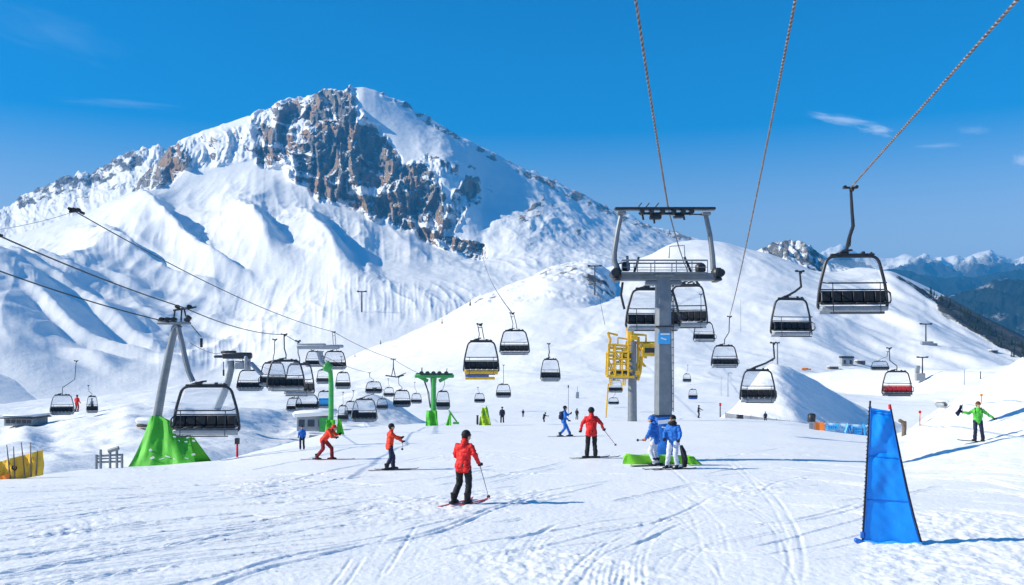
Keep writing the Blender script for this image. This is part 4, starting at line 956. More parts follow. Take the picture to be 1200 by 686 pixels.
cable(sag(P3(566, 301, 420), ROPE_PTS[CHAIRS[8][-1]], 2.0), 0.05, 'long cable descending from the dark crags to the paired chairs')
cable(sag(P3(699, 314, 500), P3(709, 381, 170), 2.5), 0.05, 'cable hanging down the slope from the ridge tower')
cable(sag(e2, P3(432, 437, 160), 0.2), 0.012, 'thin wire joining the small rope carriage to the hooked chair')

# sheave clamp on the upper left cable, and small carriage near the green T tower
q = thing('sheave_clamp', 'dark sheave clamp at the top end of the uppermost left cable', 'sheave', B1)
k = MB(); k.box((0, 0, 0.02), (0.72, 0.16, 0.16), (0, -0.12, 0), 0.04); k.box((0.42, 0, -0.08), (0.3, 0.14, 0.16), (0, 0.4, 0), 0.03); k.build('clamp_body', MT['dark'], q)
for x in (-0.3, -0.05, 0.2):
    k = MB(); k.tube([(x, -0.12, 0.12-x*0.1), (x, 0.12, 0.12-x*0.1)], 0.10, 10); k.build('wheel', MT['rubber'], q)
q = thing('sheave_clamp', 'small dark sheave clamp at the left end of the middle left cable', 'sheave', A2)
k = MB(); k.box((0.02, 0, 0.02), (0.16, 0.12, 0.12), (0, 0.3, 0), 0.03); k.box((-0.08, 0, 0.0), (0.06, 0.1, 0.2), ch=0.02); k.build('clamp_body', MT['dark'], q)
q = thing('rope_carriage', 'small rope carriage with spread hanger arms left of the green T tower', 'carriage', e2)
k = MB(); k.box((0, 0, 0), (0.9, 0.2, 0.14), ch=0.03); k.build('clamp_body', MT['dark'], q)
for s_ in (-1, 1):
    k = MB(); k.tube([(0, 0, 0), (0.02*s_, 0, -1.3), (0.28*s_, 0, -2.6)], 0.07, 6); k.build('arm', MT['dark'], q)
k = MB(); k.tube([(-1.2, 0, -2.5), (-0.2, 0, -2.65), (0.6, 0, -2.75), (1.6, 0, -2.45)], 0.10, 6); k.tube([(0.3, 0, -2.8), (1.9, 0, -2.1)], 0.06, 5); k.build('crossbar', MT['dark'], q)
# ================================================================== lift towers
class Px:
    """local drafting frame of one upright object: photo pixels at a fixed distance -> metres from the object's base"""
    def __init__(s, px, py, D): s.px, s.py, s.D = px, py, D; s.k = D/F
    def __call__(s, px, py, y=0.0): return ((px-s.px)*s.k, y, (s.py-py)*s.k)
    def base(s): return P3(s.px, s.py, s.D)

# ---- grey main tower
g = hit(777, 534); D = 36.0; f = Px(777, 0, D); gz0 = drop((777-600)/F*D, D); f.py = HY-(gz0-CH)/D*F
tw = thing('lift_tower', 'tall grey steel lift tower with crossbeam and overhead gantry frame', 'lift tower', f.base())
q = MB(); h = f(777, 324)[2]
for (z0, z1, w0, w1) in ((-0.3, h, 0.62, 0.53),):
    ring = lambda w, z: [(-w/2, -w*0.32, z), (-w*0.32, -w/2, z), (w*0.32, -w/2, z), (w/2, -w*0.32, z), (w/2, w*0.32, z), (w*0.32, w/2, z), (-w*0.32, w/2, z), (-w/2, w*0.32, z)]
    q.add(ring(w0, z0)+ring(w1, z1), [(i, (i+1) % 8, 8+(i+1) % 8, 8+i) for i in range(8)]+[tuple(range(7, -1, -1)), tuple(range(8, 16))])
q.box((0, 0, h+0.02), (0.70, 0.7, 0.10), ch=0.02)
q.build('mast', MT['steel'], tw)
q = MB(); q.box((0, 0, 1.66), (0.70, 0.70, 0.05), ch=0.01); q.box((0, 0, 4.9), (0.63, 0.63, 0.05), ch=0.01)
for zz in np.arange(1.9, h-0.3, 0.28): q.tube([(0.30, -0.16, zz), (0.36, -0.16, zz), (0.36, 0.16, zz), (0.30, 0.16, zz)], 0.011, 5)
q.tube([(0.36, -0.16, 1.8), (0.36, -0.16, h-0.2)], 0.014, 5); q.tube([(0.36, 0.16, 1.8), (0.36, 0.16, h-0.2)], 0.014, 5); q.build('ladder', MT['dark'], tw)
q = MB(); a = f(722, 325); c = f(839, 325); q.box(((a[0]+c[0])/2, 0, a[2]), (c[0]-a[0], 0.42, 0.27), ch=0.03); q.box((0, -0.02, a[2]-0.22), (1.3, 0.36, 0.16), ch=0.03); q.build('crossbeam', MT['steel'], tw)
for sx, xx in ((-1, 722), (1, 840)):
    q = MB(); c = f(xx, 321); q.box(c, (0.34, 0.62, 0.40), ch=0.08); q.tube([(c[0]+sx*0.08, -0.42, c[2]), (c[0]+sx*0.08, 0.42, c[2])], 0.14, 14); q.box((c[0], 0, c[2]-0.24), (0.22, 0.9, 0.10), ch=0.03); q.build('sheave_assembly', MT['dark'], tw)
q = MB()
for y in (-0.5, 0.5):
    q.tube([f(727, 307, y), f(826, 307, y)], 0.030, 6)
    for xx in (727, 745, 765, 790, 808, 826): q.tube([f(xx, 307, y), f(xx, 322, y)], 0.018, 5)
    q.tube([f(727, 315, y), f(826, 315, y)], 0.014, 5)
q.box((f(776, 0)[0], 0, f(776, 321.2)[2]), (3.05, 1.1, 0.04)); q.tube([f(785, 302, 0.2), f(786, 288, 0.2), f(803, 287, 0.2), f(804, 304, 0.2)], 0.018, 5); q.tube([f(735, 300, 0), f(736, 318, 0)], 0.05, 6)
q.build('walkway_railing', MT['steel'], tw)
for pts in ([(725, 318), (720, 306), (720, 296), (724, 270), (728, 251)], [(836, 316), (835, 300), (832, 275), (827, 252)]):
    q = MB(); q.tube([f(*p) for p in pts], [0.105, 0.105, 0.10, 0.09, 0.085], 9) if len(pts) == 5 else q.tube([f(*p) for p in pts], [0.105, 0.10, 0.09, 0.085], 9)
    x, _, z = f(*pts[-1]); q.box((x, 0, z+0.03), (0.34, 0.3, 0.12), ch=0.03); q.build('gantry_post', MT['steel'], tw)
q = MB(); a = f(720, 245); c = f(838, 245); q.box(((a[0]+c[0])/2, 0, a[2]), (c[0]-a[0], 0.30, 0.10), ch=0.02); q.tube([f(748, 251, -0.1), f(822, 252, -0.1)], 0.025, 5)
q.build('top_beam', MT['dark'], tw)
q = MB()
for xx in (752, 763, 776, 789, 800, 810): r_ = MB(); r_.tube([f(xx, 249, -0.22), f(xx, 249, 0.22)], 0.085, 10); r_.build('roller', MT['dark'], tw)
q.box(f(781, 250.5), (1.9, 0.2, 0.07), ch=0.01)
for xx, yy in ((752, 258), (765, 262), (800, 258)): q.tube([f(xx, 247), f(xx+2, yy)], 0.04, 5)
for xx in (748, 757, 768): q.tube([f(xx, 243), f(xx+4, 238)], 0.022, 5)
q.box(f(768, 255), (0.42, 0.3, 0.16), ch=0.03); q.box(f(795, 254), (0.36, 0.3, 0.12), ch=0.03); q.build('roller_train', MT['dark'], tw)
q = MB()
for pts in ([(731, 330), (729, 345), (733, 362)], [(742, 326), (748, 308), (750, 300)], [(804, 300), (812, 318), (820, 332)]): q.tube([f(*p, 0.35) for p in pts], 0.045, 6)
q.box(f(734, 312, 0.2), (0.3, 0.3, 0.34), ch=0.06); q.box(f(822, 314, 0.2), (0.36, 0.34, 0.36), ch=0.08); q.build('cable_guide', MT['dark'], tw)
q = MB(); x, _, z = f(777, 397); q.box((x, -0.285, z), (0.44, 0.012, 0.40)); s_ = q.build('sign_plate', MT['lightblue'], tw)
q = MB(); q.box((x-0.02, -0.295, z-0.02), (0.2, 0.006, 0.05), (0, 0.3, 0)); q.box((x+0.03, -0.295, z+0.15), (0.32, 0.006, 0.05)); q.build('emblem', MT['white'], s_)
q = MB(); n = 20; gl = []
for i in range(12):
    zz = -0.1+i/11*1.72; gl.append([((0.40+0.05*math.sin(i*1.3+j*0.9)+0.03*math.sin(j*2.1))*math.cos(2*math.pi*j/n), (0.38+0.05*math.sin(i*0.9+j))*math.sin(2*math.pi*j/n), zz) for j in range(n+1)])
q.sheet(gl, 0.06); pad = q.build('mast_pad', MT['bluepad'], tw)
q = MB(); q.box((0.0, -0.455, 1.45), (0.5, 0.02, 0.14), (0, -0.1, 0)); q.box((0.05, -0.46, 1.22), (0.34, 0.02, 0.05), (0, 0.25, 0)); q.build('print', MT['white'], pad)
# low green crash mat round the foot of the tower
D2 = 34.5; ml = P3(730, 540, D2); zz = drop(0.5*((730-600)+(820-600))/F*D2, D2)
q = MB(); gl = []
for i in range(6):
    a = i/5; row = []
    for j in range(31):
        u = j/30; x = (730-600)/F*D2+u*(91/F*D2); top = 0.40*(1-0.15*u)*min(1, (1.01-u)*9)*min(1, 0.7+u*9)+0.012*math.sin(u*19)
        row.append((x, D2-0.12*math.sin(u*7)-0.10*a+0.06*math.sin(u*23+a*3), drop(x, D2)-0.05+a*top))
    gl.append(row)
q.sheet(gl, 0.10); tag(q.build('crash_mat', MT['lime']), 'low lime green crash mat lying across the foot of the grey tower', 'crash mat')

# ---- leaning grey tower at the left, with its green tent-like cover
D = 46.5; gb = hit(190, 541); D = max(44.0, min(47.5, gb.y)) if gb else 46.5
f = Px(196, 541, D)
tw = thing('lift_tower', 'leaning two-legged grey lift tower rising out of a green cover', 'lift tower', f.base())
q = MB(); q.tube([f(178, 545), f(184, 490), f(191, 450), f(199, 410), f(205, 384)], [0.25, 0.22, 0.20, 0.18, 0.17], 10); q.tube([f(205, 386), f(207, 382), f(210, 386)], 0.2, 8); q.build('mast', MT['steel'], tw)
q = MB(); q.box(f(204, 379), (1.55, 0.4, 0.13), ch=0.03); q.box(f(196, 376), (0.9, 0.25, 0.10), ch=0.03)
q.build('head_plate', MT['steel'], tw)
q = MB()
for pts in ([(203, 378), (205, 364)], [(212, 378), (213, 363)], [(216, 363), (219, 376), (224, 372)], [(203, 364), (230, 360)]): q.tube([f(*p) for p in pts], 0.045, 6)
q.box(f(216, 362), (0.9, 0.22, 0.10), (0, -0.12, 0), 0.03); q.box(f(220, 374), (0.28, 0.22, 0.34), (0, 0.6, 0), 0.05); q.build('rocker_arm', MT['dark'], tw)
for xx in (190, 197, 204): q = MB(); x, _, z = f(xx, 374.5); q.tube([(x, -0.2, z), (x, 0.2, z)], 0.10, 10); q.build('wheel', MT['rubber'], tw)
for xx in (208, 222): q = MB(); x, _, z = f(xx, 359.5); q.tube([(x, -0.14, z), (x, 0.14, z)], 0.09, 10); q.build('wheel', MT['rubber'], tw)
q = MB(); x, _, z = f(236, 402); q.tube([f(224, 381), f(233, 392), (x, 0, z+0.3)], 0.02, 5); q.box((x, 0, z), (0.12, 0.12, 0.45), ch=0.03); q.build('counterweight', MT['dark'], tw)
# cover: a tarpaulin draped from the mast over a base frame
q = MB(); gl = []
topl = [(178, 491), (182, 487), (186, 488), (190, 488), (196, 490), (203, 496), (212, 505), (224, 511)]
botl = [(162, 546), (172, 547), (184, 548), (197, 547), (210, 546), (222, 546), (233, 545), (241, 544)]
for i in range(13):
    a = i/12; row = []
    for j in range(29):
        u = j/28*7; i0 = min(6, int(u)); w = u-i0
        tx = topl[i0][0]*(1-w)+topl[i0+1][0]*w; ty = topl[i0][1]*(1-w)+topl[i0+1][1]*w; bx = botl[i0][0]*(1-w)+botl[i0+1][0]*w; by = botl[i0][1]*(1-w)+botl[i0+1][1]*w
        x, _, z = f(bx+(tx-bx)*a**0.9, by+(ty-by)*a**1.15)
        y = -1.15*(1-a)**1.2-0.32+0.08*math.sin(u*1.9+a*2.6)+0.022*math.sin(u*4.7-a*4)+0.012*math.sin(u*9.1+a*9)
        row.append((x, y, z))
    gl.append(row)
q.sheet(gl, 0.05)
gl2 = []
for i in range(9):
    a = i/8; gl2.append([(lambda x, z, j=j: (x, 0.9*(1-a)+0.25+0.1*math.sin(j*1.7), z))(*f(botl[0][0]+(botl[-1][0]-botl[0][0])*j/10+((topl[0][0]+(topl[-1][0]-topl[0][0])*j/10)-(botl[0][0]+(botl[-1][0]-botl[0][0])*j/10))*a, 545+(np.interp(j/10, [0, .2, 1], [490, 488, 511])-545)*a)[::2]) for j in range(11)])
q.sheet(gl2, 0.05)
cov = q.build('tower_cover', MT['green']); cov.location = f.base(); tag(cov, 'bright green tent-like fabric cover at the foot of the leaning tower', 'cover')
q = MB(); rr = random.Random(5)
def onc(px, py, off=0.04):
    # point on the front of the cover nearest to a pixel
    best = min((p for row in gl for p in row), key=lambda p: (p[0]-f(px, py)[0])**2+(p[2]-f(px, py)[2])**2); tx, _, tz = f(px, py); return (tx, best[1]-off-0.02, tz)
for px, py, w, h in ((210, 511, 3, 2), (214, 509, 4, 3), (219, 510, 3, 4), (224, 512, 5, 2), (229, 511, 3, 3), (213, 515, 6, 2), (222, 517, 4, 2), (231, 516, 3, 3), (190, 534, 5, 3), (198, 536, 9, 2), (206, 533, 6, 2), (215, 536, 5, 2), (226, 535, 8, 2), (186, 526, 3, 5), (234, 531, 4, 3)):
    x, y, z = onc(px, py); k = f.k; q = MB(); q.box((x, y, z), (w*k, 0.03, h*k*0.8), (0.45, rr.uniform(-0.5, 0.5), rr.uniform(-.2, .2)), 0.008); q.build('print_stroke', MT['white'], cov)

# ---- bent grey tower further back
D = 108; f = Px(262, 470, D)
tw = thing('lift_tower', 'bent grey lift tower with a dark flat head behind the left chairs', 'lift tower', f.base())
q = MB(); q.tube([f(254, 480), f(262, 462), f(268, 445), f(271, 432), f(270, 423)], [0.42, 0.40, 0.36, 0.36, 0.40], 9); q.build('mast', MT['steel'], tw)
q = MB(); q.box(f(278, 417), (3.2, 0.9, 0.7), ch=0.15); q.box(f(258, 418), (1.3, 0.5, 0.3), ch=0.08); q.box(f(268, 413), (1.6, 0.7, 0.35), ch=0.1); q.build('head_beam', MT['dark'], tw)
q = MB(); q.box(f(290, 426), (0.35, 1.6, 1.6), ch=0.1); q.box(f(300, 432), (0.25, 1.4, 1.9), (0, -0.75, 0), 0.08); q.box(f(281, 428), (1.2, 0.9, 0.9), ch=0.2); q.build('side_panel', MT['pan'], tw)
q = MB(); q.tube([f(262, 424), f(262, 436)], 0.05, 5); q.box(f(262, 437), (0.18, 0.18, 0.7), ch=0.04); q.build('counterweight', MT['dark'], tw)

# ---- green-posted tower in the left cluster
gb = hit(388, 511); D = gb.y if gb else 72; f = Px(388, 512, D)
tw = thing('lift_tower', 'slim green-posted lift tower with flat grey head behind the bending skier', 'lift tower', f.base())
q = MB(); q.tube([f(387, 516), f(388, 480), f(388, 450), f(387, 434)], [0.19, 0.165, 0.16, 0.15], 9); q.box(f(384, 431), (0.55, 0.4, 0.55), (0, 0.4, 0), 0.1); q.box(f(384, 426), (0.3, 0.3, 0.3), ch=0.08); q.build('mast', MT['greenpaint'], tw)
q = MB(); q.tube([f(386, 432, 0.1), f(376, 424, 0.1), f(373, 412, 0.1)], 0.16, 7); q.box(f(373, 407), (2.7, 0.5, 0.28), ch=0.06); q.box(f(366, 404), (1.7, 0.4, 0.14), ch=0.04); q.box(f(394, 406), (0.9, 0.4, 0.2), ch=0.05); q.build('head_beam', MT['pan'], tw)
q = MB(); gl = [[f(384+(0.5+0.5*math.sin(j))*1, 510-18*i/5, -0.3+0.1*j) if False else f(384-3*(1-i/5)+j*(2.2-0.6*i/5), 512-20*i/5, -0.35+0.10*math.sin(j*1.4+i)) for j in range(7)] for i in range(6)]; q.sheet(gl, 0.06)
gl = [[f(395+j*(2.3*(1-i/6*0.7))+i*0.3, 509-18*i/6, -0.2+0.12*math.sin(j*1.1)) for j in range(5)] for i in range(7)]; q.sheet(gl, 0.06); q.build('base_cover', MT['green'], tw)

# ---- green T tower
gb = hit(508, 499); D = min(gb.y, 104) if gb else 100; f = Px(508, 500, D)
tw = thing('lift_tower', 'bright green T-shaped lift tower on the far edge of the slope', 'lift tower', f.base())
q = MB(); q.tube([f(508, 503), f(508, 470), f(508, 452), f(508, 443)], [0.30, 0.22, 0.22, 0.28], 8); q.build('mast', MT['greenpaint'], tw)
q = MB(); q.box(f(509, 441), (3.3, 0.45, 0.30), ch=0.06); q.box(f(496, 444), (0.9, 0.3, 0.3), (0, 0.5, 0), 0.05); q.box(f(520, 444), (0.9, 0.3, 0.3), (0, -0.5, 0), 0.05); q.build('crossbeam', MT['greenpaint'], tw)
q = MB()
q.box(f(509, 438.2), (3.1, 0.3, 0.10)); q.tube([f(494.5, 438), f(494.5, 431)], 0.05, 5); q.tube([f(523, 437), f(524, 432)], 0.04, 5); q.build('roller_rail', MT['dark'], tw)
for xx in (494, 501, 508, 515, 523): q = MB(); x, _, z = f(xx, 437.5); q.tube([(x, -0.3, z), (x, 0.3, z)], 0.17, 9); q.build('roller', MT['dark'], tw)
q = MB(); q.tube([f(496, 444), f(501, 458), f(504, 478)], 0.04, 5); q.tube([f(497, 444), f(503, 462), f(505, 480)], 0.03, 5); q.build('stay_cable', MT['dark'], tw)
q = MB(); gl = [[f(499+j*1.9+(i/6)*(1.5-j*0.42), 502-21*i/6, -0.45+0.12*math.sin(j*1.3+i*0.4)) for j in range(9)] for i in range(7)]; q.sheet(gl, 0.08); q.build('base_cover', MT['green'], tw)
b_ = thing('barrier', 'small green A-shaped barrier right of the green T tower', 'barrier', P3(528, 498, D-1))
q = MB(); f2 = Px(528, 498, D-1); gl = [[f2(522+j*1.6+i*(0.9-0.24*j), 500-17*i/6*1.0, 0.1*math.sin(j)) for j in range(5)] for i in range(7)]; q.sheet(gl, 0.08); q.build('panel', MT['green'], b_)
q = MB(); q.tube([f2(526, 481), f2(532, 490), f2(537, 497)], 0.07, 6); q.tube([f2(531, 496), f2(538, 496)], 0.1, 6); q.build('strut', MT['greenpaint'], b_)
f2 = Px(568, 497, D); b_ = thing('barrier', 'yellow-green net barrier beside a short dark post on the slope edge', 'barrier', f2.base())
q = MB(); gl = [[f2(561+j*2.3+(0.25*i)*(1.4-0.45*j)*1.6, 499-21*i/7, 0.15*math.sin(j*1.6+i*0.8)) for j in range(7)] for i in range(8)]; q.sheet(gl, 0.05); q.build('panel', MT['limeyellow'], b_)
q = MB(); q.tube([f2(563, 499), f2(570, 477)], 0.05, 5); q.tube([f2(575, 499), f2(570, 476)], 0.05, 5); q.build('frame', MT['greenpaint'], b_)
q = MB(); q.box((0, 0, 0.35), (0.18, 0.18, 0.75), ch=0.04); q.box((0, 0, 0.74), (0.22, 0.22, 0.05), ch=0.01); o = q.build('short_post', MT['dark']); o.location = P3(559.5, 497.5, D); tag(o, 'short dark post left of the yellow-green net', 'post')

# ---- yellow tower
gb = hit(741, 494); D = min(gb.y, 103) if gb else 100; f = Px(741, 494, D)
tw = thing('lift_tower', 'lift tower with bright yellow steel framework on a round grey mast', 'lift tower', f.base())
q = MB(); q.tube([f(741, 497), f(741, 440), f(741, 400)], [0.44, 0.40, 0.38], 12); q.build('mast', MT['steel'], tw)
q = MB(); yf = lambda *pts, y=0.0, r=0.095: q.tube([f(px, py, y) for px, py in pts], r, 6)
yf((741, 445), (740, 415), (738, 384), r=0.36); yf((712, 390), (715, 398), (713, 413), r=0.12); yf((712, 390), (724, 393), r=0.10); yf((735, 388), (733, 376)); yf((740, 392), (757, 393), (757, 405), r=0.11)
for y in (-0.8, 0.8):
    yf((712, 413), (738, 413), y=y); yf((712, 421), (738, 421), y=y, r=0.09); yf((711, 441), (742, 442), y=y, r=0.12); yf((712, 413), (711, 441), y=y); yf((720, 404), (720, 441), y=y, r=0.09); yf((716, 404), (738, 406), y=y, r=0.09); yf((728, 413), (728, 424), y=y, r=0.08); yf((735, 400), (735, 441), y=y, r=0.1)
for px_, py_ in ((712, 413), (711, 441), (738, 413), (740, 441), (720, 404)): q.tube([f(px_, py_, -0.8), f(px_, py_, 0.8)], 0.1, 6)
yf((748, 395), (748, 425), (745, 440), r=0.14); yf((752, 418), (750, 436), (747, 446), r=0.16); yf((745, 402), (772, 402), r=0.12); yf((757, 410), (750, 425), r=0.1)
for px_, py_, w_, h_ in ((716, 408, 5, 3), (724, 409, 7, 3), (731, 410, 5, 4), (715, 417, 4, 3), (733, 417, 5, 4), (724, 440, 18, 4), (742, 396, 8, 6), (746, 437, 6, 5)): q.box(f(px_, py_, -0.7), (w_*f.k, 0.25, h_*f.k), ch=0.03)
for y in (-0.8, 0.8):
    yf((712, 421), (720, 441), y=y, r=0.06); yf((720, 413), (728, 424), y=y, r=0.06); yf((728, 424), (728, 441), y=y, r=0.07); yf((713, 427), (738, 427), y=y, r=0.06); yf((715, 441), (716, 452), y=y, r=0.07); yf((732, 441), (731, 452), y=y, r=0.07)
    yf((712, 434), (740, 434), y=y, r=0.07); yf((748, 405), (757, 420), y=y*0.6, r=0.07); yf((748, 420), (756, 430), y=y*0.6, r=0.07); yf((752, 402), (752, 418), y=y*0.6, r=0.08)
yf((712, 404), (712, 413), y=-0.8, r=0.07); yf((712, 404), (736, 405), y=-0.8, r=0.06); yf((724, 396), (724, 404), r=0.07); yf((724, 396), (738, 398), r=0.07)
q.build('framework', MT['yellow'], tw)
q = MB(); q.box(f(726, 437, -0.5), (20*f.k, 0.5, 5*f.k), ch=0.06); q.box(f(733, 417, 0), (8*f.k, 0.9, 6*f.k), ch=0.08); q.build('machinery', MT['dark'], tw)
q = MB(); q.box(f(762, 410), (1.7, 1.2, 1.25), ch=0.08); q.build('service_box', MT['yellow'], tw)
q = MB(); q.box(f(762, 411, -0.62), (1.2, 0.05, 0.45), ch=0.01); q.build('hatch', MT['dark'], tw)
# striped pole under it
q = MB(); q.tube([(0, 0, -0.3), (0.1, 0, 1.2), (0.22, 0, 2.9)], 0.07, 6); o = q.build('yellow_pole', MT['yellow']); o.location = P3(710, 486, D); tag(o, 'thin leaning yellow pole left of the yellow tower', 'pole')

# ---- towers far up the slopes
def far_tower(px, foot, top, armpx, label, style=0, mast=None, names=None):
    g = hit(px, foot, names); D = g.y-0.5; f = Px(px, foot+1, D); t_ = thing('distant_lift_tower', label, 'lift tower', f.base())
    q = MB(); q.tube([f(px, foot+2), f(px, top)], [0.8*f.k*1.2, 0.55*f.k*1.2], 7); q.build('mast', mast or MT['dark'], t_)
    q = MB(); q.box(f(px, top), (armpx*f.k, 1.2*f.k, 1.3*f.k)); 
    for s_ in (-1, 1): q.box(f(px+s_*armpx*0.42, top-0.6), (armpx*0.22*f.k, 1.6*f.k, 1.2*f.k), ch=0.1*f.k)
    q.build('crossarm', MT['dark'], t_)
    if style == 1: q = MB(); q.box(f(px+1, foot-1.5), (14*f.k, 6*f.k, 4.5*f.k), ch=0.8*f.k); q.box(f(px+9, foot), (8*f.k, 5*f.k, 3*f.k), ch=0.8*f.k); q.build('base_shed', MT['concrete'], t_)
    if style == 2: q = MB(); q.box(f(px-3, foot-4), (11*f.k, 6*f.k, 9*f.k), ch=0.6*f.k); q.box(f(px-6, foot-13), (5*f.k, 4*f.k, 9*f.k), (0, 0.1, 0), ch=0.6*f.k); q.build('winch_house', MT['concrete'], t_)
    return t_
far_tower(1085, 404, 380, 14, 'small T-shaped lift tower above a grey shed on the right slope', 1)
far_tower(1081, 446, 419, 13, 'pole with a grey winch house on the flat right of the red-backed chair', 2)
far_tower(697, 346, 312, 16, 'dark lift tower standing among rocks on the hill crest')
far_tower(424, 366, 342, 11, 'tiny lift tower alone in the snowy basin under the mountain')
far_tower(911, 427, 402, 5, 'slim pole on the very tip of the shaded snow pile', mast=MT['steel'])

# ---- thin poles on the slope
def pole(px, foot, top, label, r=0.05, mat='dark', cap=None, capmat='red', arm=0):
    g = hit(px, foot); D = g.y-0.2; f = Px(px, foot+0.5, D)
    t_ = thing('marker_pole', label, 'pole', f.base(), group='thin poles on the snow')
    q = MB(); q.tube([(0, 0, -0.3), (0, 0, (foot-top)*f.k*0.6), (0.02, 0, (foot-top)*f.k)], [r*1.2, r, r*0.9], 6); q.build('shaft', MT[mat], t_)
    if cap: q = MB(); q.box((0, 0, (foot-top)*f.k-cap*0.5*f.k), (3.4*r+0.02, 3.4*r+0.02, cap*f.k), ch=0.01); q.build('cap', MT[capmat], t_)
    if arm: q = MB(); q.tube([(0, 0, (foot-top)*f.k), (arm*0.5*f.k, 0, (foot-top)*f.k+0.1), (arm*f.k, 0, (foot-top)*f.k-0.05)], r*1.1, 5); q.build('lamp_arm', MT[mat], t_)
pole(666, 489, 451, 'tall thin grey pole behind the skier in the blue suit', 0.06, 'pan', 3, 'dark')
pole(844, 489, 472, 'short dark pole with a red ball top right of the grey mast', 0.10, 'dark', 3.5, 'red')
pole(853, 465, 437, 'lamp pole with a short arm below the chair right of the grey tower', 0.09, 'pan', arm=5)
pole(845, 464, 441, 'very thin grey pole just left of the lamp pole', 0.05, 'pan')
pole(278, 536, 513, 'short red and black marker right of the large left chair', 0.055, 'red', 7, 'dark')
pole(1130, 451, 433, 'thin grey pole on the flat snow right of the winch house', 0.10, 'pan')
pole(1149, 444, 435, 'short dark pole near the foot of the right bank', 0.12, 'dark')
pole(1078, 499, 481, 'orange stake at the left foot of the right bank', 0.035, 'orange', 3, 'red')
pole(1125, 481, 474, 'small dark stake half way up the right bank', 0.035, 'dark')
pole(1150, 472, 461, 'thin stake with orange tip above the green snowboarder', 0.03, 'orange', 3, 'orange')
pole(868, 389, 350, 'hair-thin pole on the hill right of the middle rope', 0.10, 'pan')
# ================================================================== blue banner in the right foreground
gp = hit(1046, 637); D = gp.y; f = Px(1046, 638, D)
bn = thing('banner', 'tall tapering blue fabric banner stretched between two poles near the camera', 'banner', f.base(), math.radians(-11))
pl = lambda v: (1012+(1021-1012)*max(v, 0)**0.9, 638-(638-470)*v)
prr = lambda v: (1080-(1080-1043)*max(v, 0)**0.80, 638-(638-474)*v)
rr = random.Random(3)
q = MB(); gl = []
NV, NU = 64, 26
for i in range(NV):
    v = i/(NV-1)*0.965; (xa, ya), (xb, yb) = pl(v), prr(v); row = []
    for j in range(NU):
        u = j/(NU-1); px = xa+(xb-xa)*u; py = ya+(yb-ya)*u
        if i == NV-1: py += 5*math.sin(math.pi*u)+1.5*math.sin(9*u)
        x, _, z = f(px, py)
        e_ = math.sin(math.pi*u)
        y = e_*(0.05*math.sin(v*4.2+0.6)+0.016*math.sin((u*2.2-v*7)*3.0)*(0.25+v*v)+0.006*math.sin((u*5-v*16)*2.6)*v+0.007*math.sin(u*13+1.6*math.sin(v*5))+0.003*math.sin((u*9+v*27)*2.3))+0.05*math.exp(-((v-0.60-0.05*math.sin(u*3))/0.03)**2)*e_+0.04*math.exp(-((v-0.93)/0.03)**2)*e_
        row.append((x, y, z))
    gl.append(row)
q.sheet(gl, 0.012); q.build('fabric', MT['blue'], bn)
for fn, nm in ((pl, 'pole'), (prr, 'pole')):
    q = MB(); q.tube([f(*fn(v)) if v < 1.02 else f(fn(1)[0], fn(1)[1]-2) for v in (-0.03, 0.2, 0.4, 0.6, 0.8, 1.0)], 0.018, 7); q.build('pole', MT['rubber'], bn)
def onb(u, v, off=0.014):
    i = min(NV-1, max(0, int(v/0.965*(NV-1)))); j = min(NU-1, max(0, int(u*(NU-1)+0.5))); p_ = gl[i][j]; return (p_[0], p_[1]-off, p_[2])
for u_, nm in ((0.05, 'hem'), (0.95, 'hem')):
    q = MB(); q.tube([onb(u_, v) for v in np.linspace(0.01, 0.95, 30)], 0.008, 5); q.build(nm, MT['bluepad'], bn)
for v_ in (0.31, 0.62, 0.93):
    q = MB(); q.tube([onb(u, v_) for u in np.linspace(0.0, 1.0, 26)], 0.007, 5); q.build('seam', MT['bluepad'], bn)
x, _, z = f(1043, 478); q = MB(); q.tube([(x, 0, z-0.03), (x-0.005, 0, z+0.06)], 0.026, 8); q.build('red_cap', MT['red'], bn)
q = MB(); gl = []
for i in range(3):
    gl.append([(lambda p: (p[0], p[1]-0.02-0.008*math.sin(j*2.1), p[2]))(f(1010+j*4.9, 639.5-i*(2.2+0.7*math.sin(j*1.1)))) for j in range(15)])
q.sheet(gl, 0.015); q.build('bottom_band', MT['lightblue'], bn)
q = MB()
for v in np.linspace(0.05, 0.95, 34): a = f(*pl(v)); q.tube([(a[0]-0.03, -0.01, a[2]), (a[0]+0.03, 0.01, a[2]+0.02)], 0.010, 4)
q.build('lashing', MT['dark'], bn)
q = MB(); a = f(1009, 637); q.box((a[0], 0, a[2]+0.02), (0.20, 0.10, 0.08), (0, 0.3, 0), 0.02); q.box((a[0]+0.05, 0, a[2]+0.14), (0.07, 0.06, 0.12), ch=0.01); q.build('anchor', MT['bluepad'], bn)

q = MB(); rs = random.Random(8); gs = []
for i in range(7):
    row = []
    for j in range(40):
        u = j/39; ph = i/6*math.pi; r_ = 0.035+0.022*math.sin(u*7.3+1)+0.014*math.sin(u*17.7)+0.006*math.sin(u*41)
        row.append((f(1006, 0)[0]+u*(f(1086, 0)[0]-f(1006, 0)[0]), -0.05-math.cos(ph)*(0.10+r_), -0.03+math.sin(ph)*r_*min(1, u*8, (1-u)*8)))
    gs.append(row)
q.sheet(gs, 0.02); q.build('drifted_snow', MT['snow'], bn)

# ================================================================== low fences and huts
def fence_pts(pxs, pys, names=('piste',)): return [hit(a, b, names) for a, b in zip(pxs, pys)]
